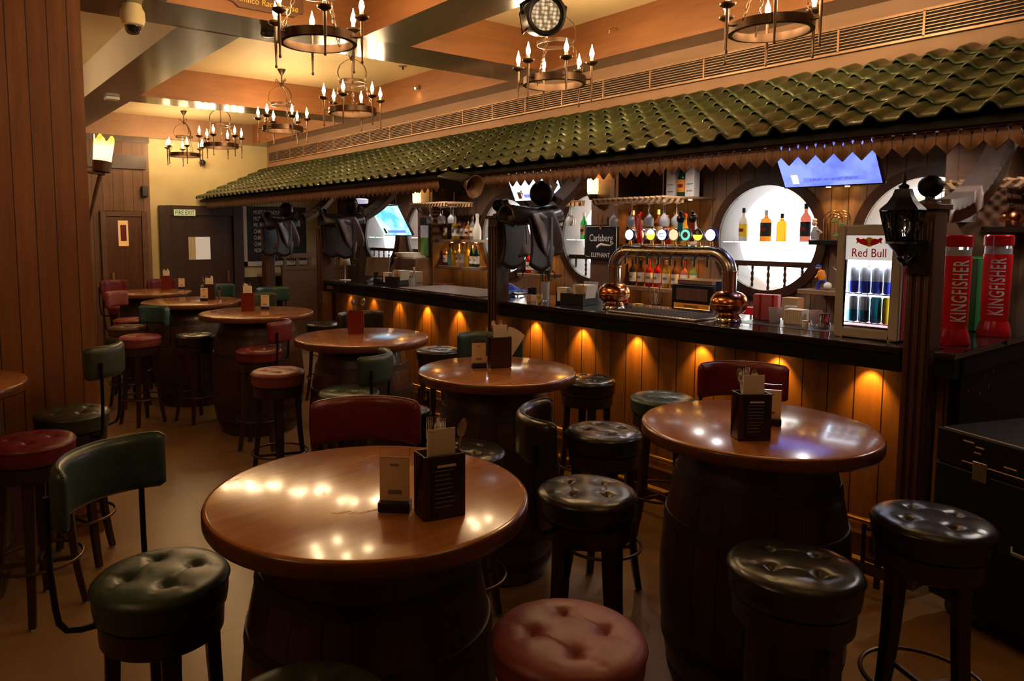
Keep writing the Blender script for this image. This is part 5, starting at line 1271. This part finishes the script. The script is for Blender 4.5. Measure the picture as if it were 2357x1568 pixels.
MB().tube([(0, 0, 0), (-.02, 0, .02), (-.035, .02, .025), (-.04, .045, .01), (-.04, .05, -.02)], .005, 6).build('hook', 'brass', t)
# sconce behind the pier
t = thing('torch_sconce', 'tilted torch lamp with glowing scalloped yellow shade beside the pier', 'sconce', (.985, 5.0, 2.10), rot=(0, math.radians(7), 0))
n = 36; vs = []; fs = []
for k in range(n):
    a = 2*PI*k/n; zt = .175+.022*math.sin(a*5)
    for (r_, z_) in ((.050, .03), (.054, .10), (.058, zt)): vs.append((r_*math.cos(a), r_*math.sin(a), z_))
for k in range(n):
    j = (k+1) % n; fs += [(3*k, 3*j, 3*j+1, 3*k+1), (3*k+1, 3*j+1, 3*j+2, 3*k+2)]
MB().add(vs, fs).build('shade', 'sconce_glass', t, solid=.004)
MB().lathe([(.0001, -.035), (.052, -.03), (.056, .035), (.05, .036), (.0001, .03)], 24).build('cup', 'iron', t)
MB().tube([(0, 0, -.03), (-.02, 0, -.15), (-.055, 0, -.45)], [.014, .012, .006], 10).build('torch_shaft', 'iron', t)
b = MB(); b.box(-.182, .02, -.02, .02, -.05, -.035); b.build('bracket', 'iron', t, bevel=.002)
lamp('POINT', (.985, 5.0, 2.34), 2.5, (1, .6, .25), size=.03)
# speaker hanging from the eave and glass dish lamp
t = thing('hanging_speaker', 'black speaker tilted below the eave near the middle post', 'speaker', (3.24, 4.42, 2.075), rot=(math.radians(12), math.radians(-22), 0))
bx(-.06, .06, -.20, .06, -.055, .055).build('box', 'black_paint', t, bevel=.012); MB().lathe([(.03, .0), (.045, .06), (.085, .11), (.08, .11), (.04, .06)], 24, (0, -.18, 0), Matrix.Rotation(PI/2, 4, 'X')).build('horn', 'brown_wood', t); MB().tube([(.04, 0, .0), (.10, 0, .0), (.17, 0, -.02)], .012, 8).build('bracket', 'black_metal', t)
t = thing('dish_lamp', 'white frosted dish lamp hanging under the far end of the canopy', 'ceiling lamp', (4.66, 8.33, 2.06))
MB().lathe([(.0001, .0), (.11, 0), (.125, .012), (.125, .05), (.10, .06), (.0001, .06)], 32).build('dish', 'tap_white', t).data.materials[0] = emit('dish_glow', (.8, .72, 1), .55)
MB().tube([(0, 0, .06), (0, 0, .388)], .008, 8).build('rod', 'iron', t)
# ================================================================ BLACK FLIGHT CASE at the right
t = thing('flight_case', 'scuffed black case with worn edges at the right below the bar end', 'case', (3.545, 1.225, 0), math.radians(-110))
# local x runs towards the camera-right, local y runs away from the bar aisle
w, d, h = .95, .70, .852
bx(.0, w, 0, d, .10, .70).build('body', 'black_paint', t, bevel=.006); bx(.0, w, 0, d, .705, h).build('lid', 'black_paint', t, bevel=.006)
b = MB(); b.tube([(.02, .02, h-.001), (w-.02, .02, h-.001)], .0035, 6); b.build('worn_edge', 'scuff', t); 
b = MB(); b.tube([(.12, .0, .735), (w-.02, .0, .735)], .003, 6); b.build('worn_edge', 'scuff', t)
for x in (.2, .7): bx(x-.03, x+.03, -.006, 0, .67, .75).build('latch', 'steel', t, bevel=.002)
for x in (.08, w-.08):
    for y in (.08, d-.08): MB().lathe([(.0001, -.015), (.05, -.015), (.05, .015), (.0001, .015)], 20, (x, y, .05), Matrix.Rotation(PI/2, 4, 'X')).build('castor', 'black_plastic', t)
MB().tube([(.35, -.002, .45), (.37, -.03, .44), (.50, -.03, .44), (.52, -.002, .45)], .008, 8).build('handle', 'steel', t)
for k in range(5):
    x, z = random.uniform(.1, .6), random.uniform(.72, .84); bx(x, x+random.uniform(.01, .05), -.0012, .001, z, z+.006).build('scuff_mark', 'scuff', t)
MATS['black_paint'].node_tree.nodes['Principled BSDF'].inputs['Specular IOR Level'].default_value = .12
# downlights added under the canopy to brighten the counter, columns and post
cd = None
for i, y in enumerate([.65, 2.1, 3.0, 3.9, 5.4, 6.6]):
    if cd is None:
        cd = MB().lathe([(.0001, 0), (.035, 0), (.038, -.006), (.0001, -.006)], 20).build('added_canopy_spot', 'white_plastic'); cd.location = (4.40, y, 2.50)
        MB().lathe([(.0001, -.0075), (.028, -.0075), (.028, -.006)], 16).build('lens', 'spot_white', cd); record(cd); o = cd
    else: o = dup(cd, (4.40, y, 2.50))
    o.rotation_euler = (0, -math.radians(24), 0)
    tag(o, 'added white downlight under the canopy slope, %s from the near end' % ['first', 'second', 'third', 'fourth', 'fifth', 'sixth'][i], 'downlight', 'added downlights under the canopy')
    lamp('SPOT', (4.39, y, 2.485), 22 if i == 0 else 12, (1, .9, .86), (0, 0, 0), .02, 150)
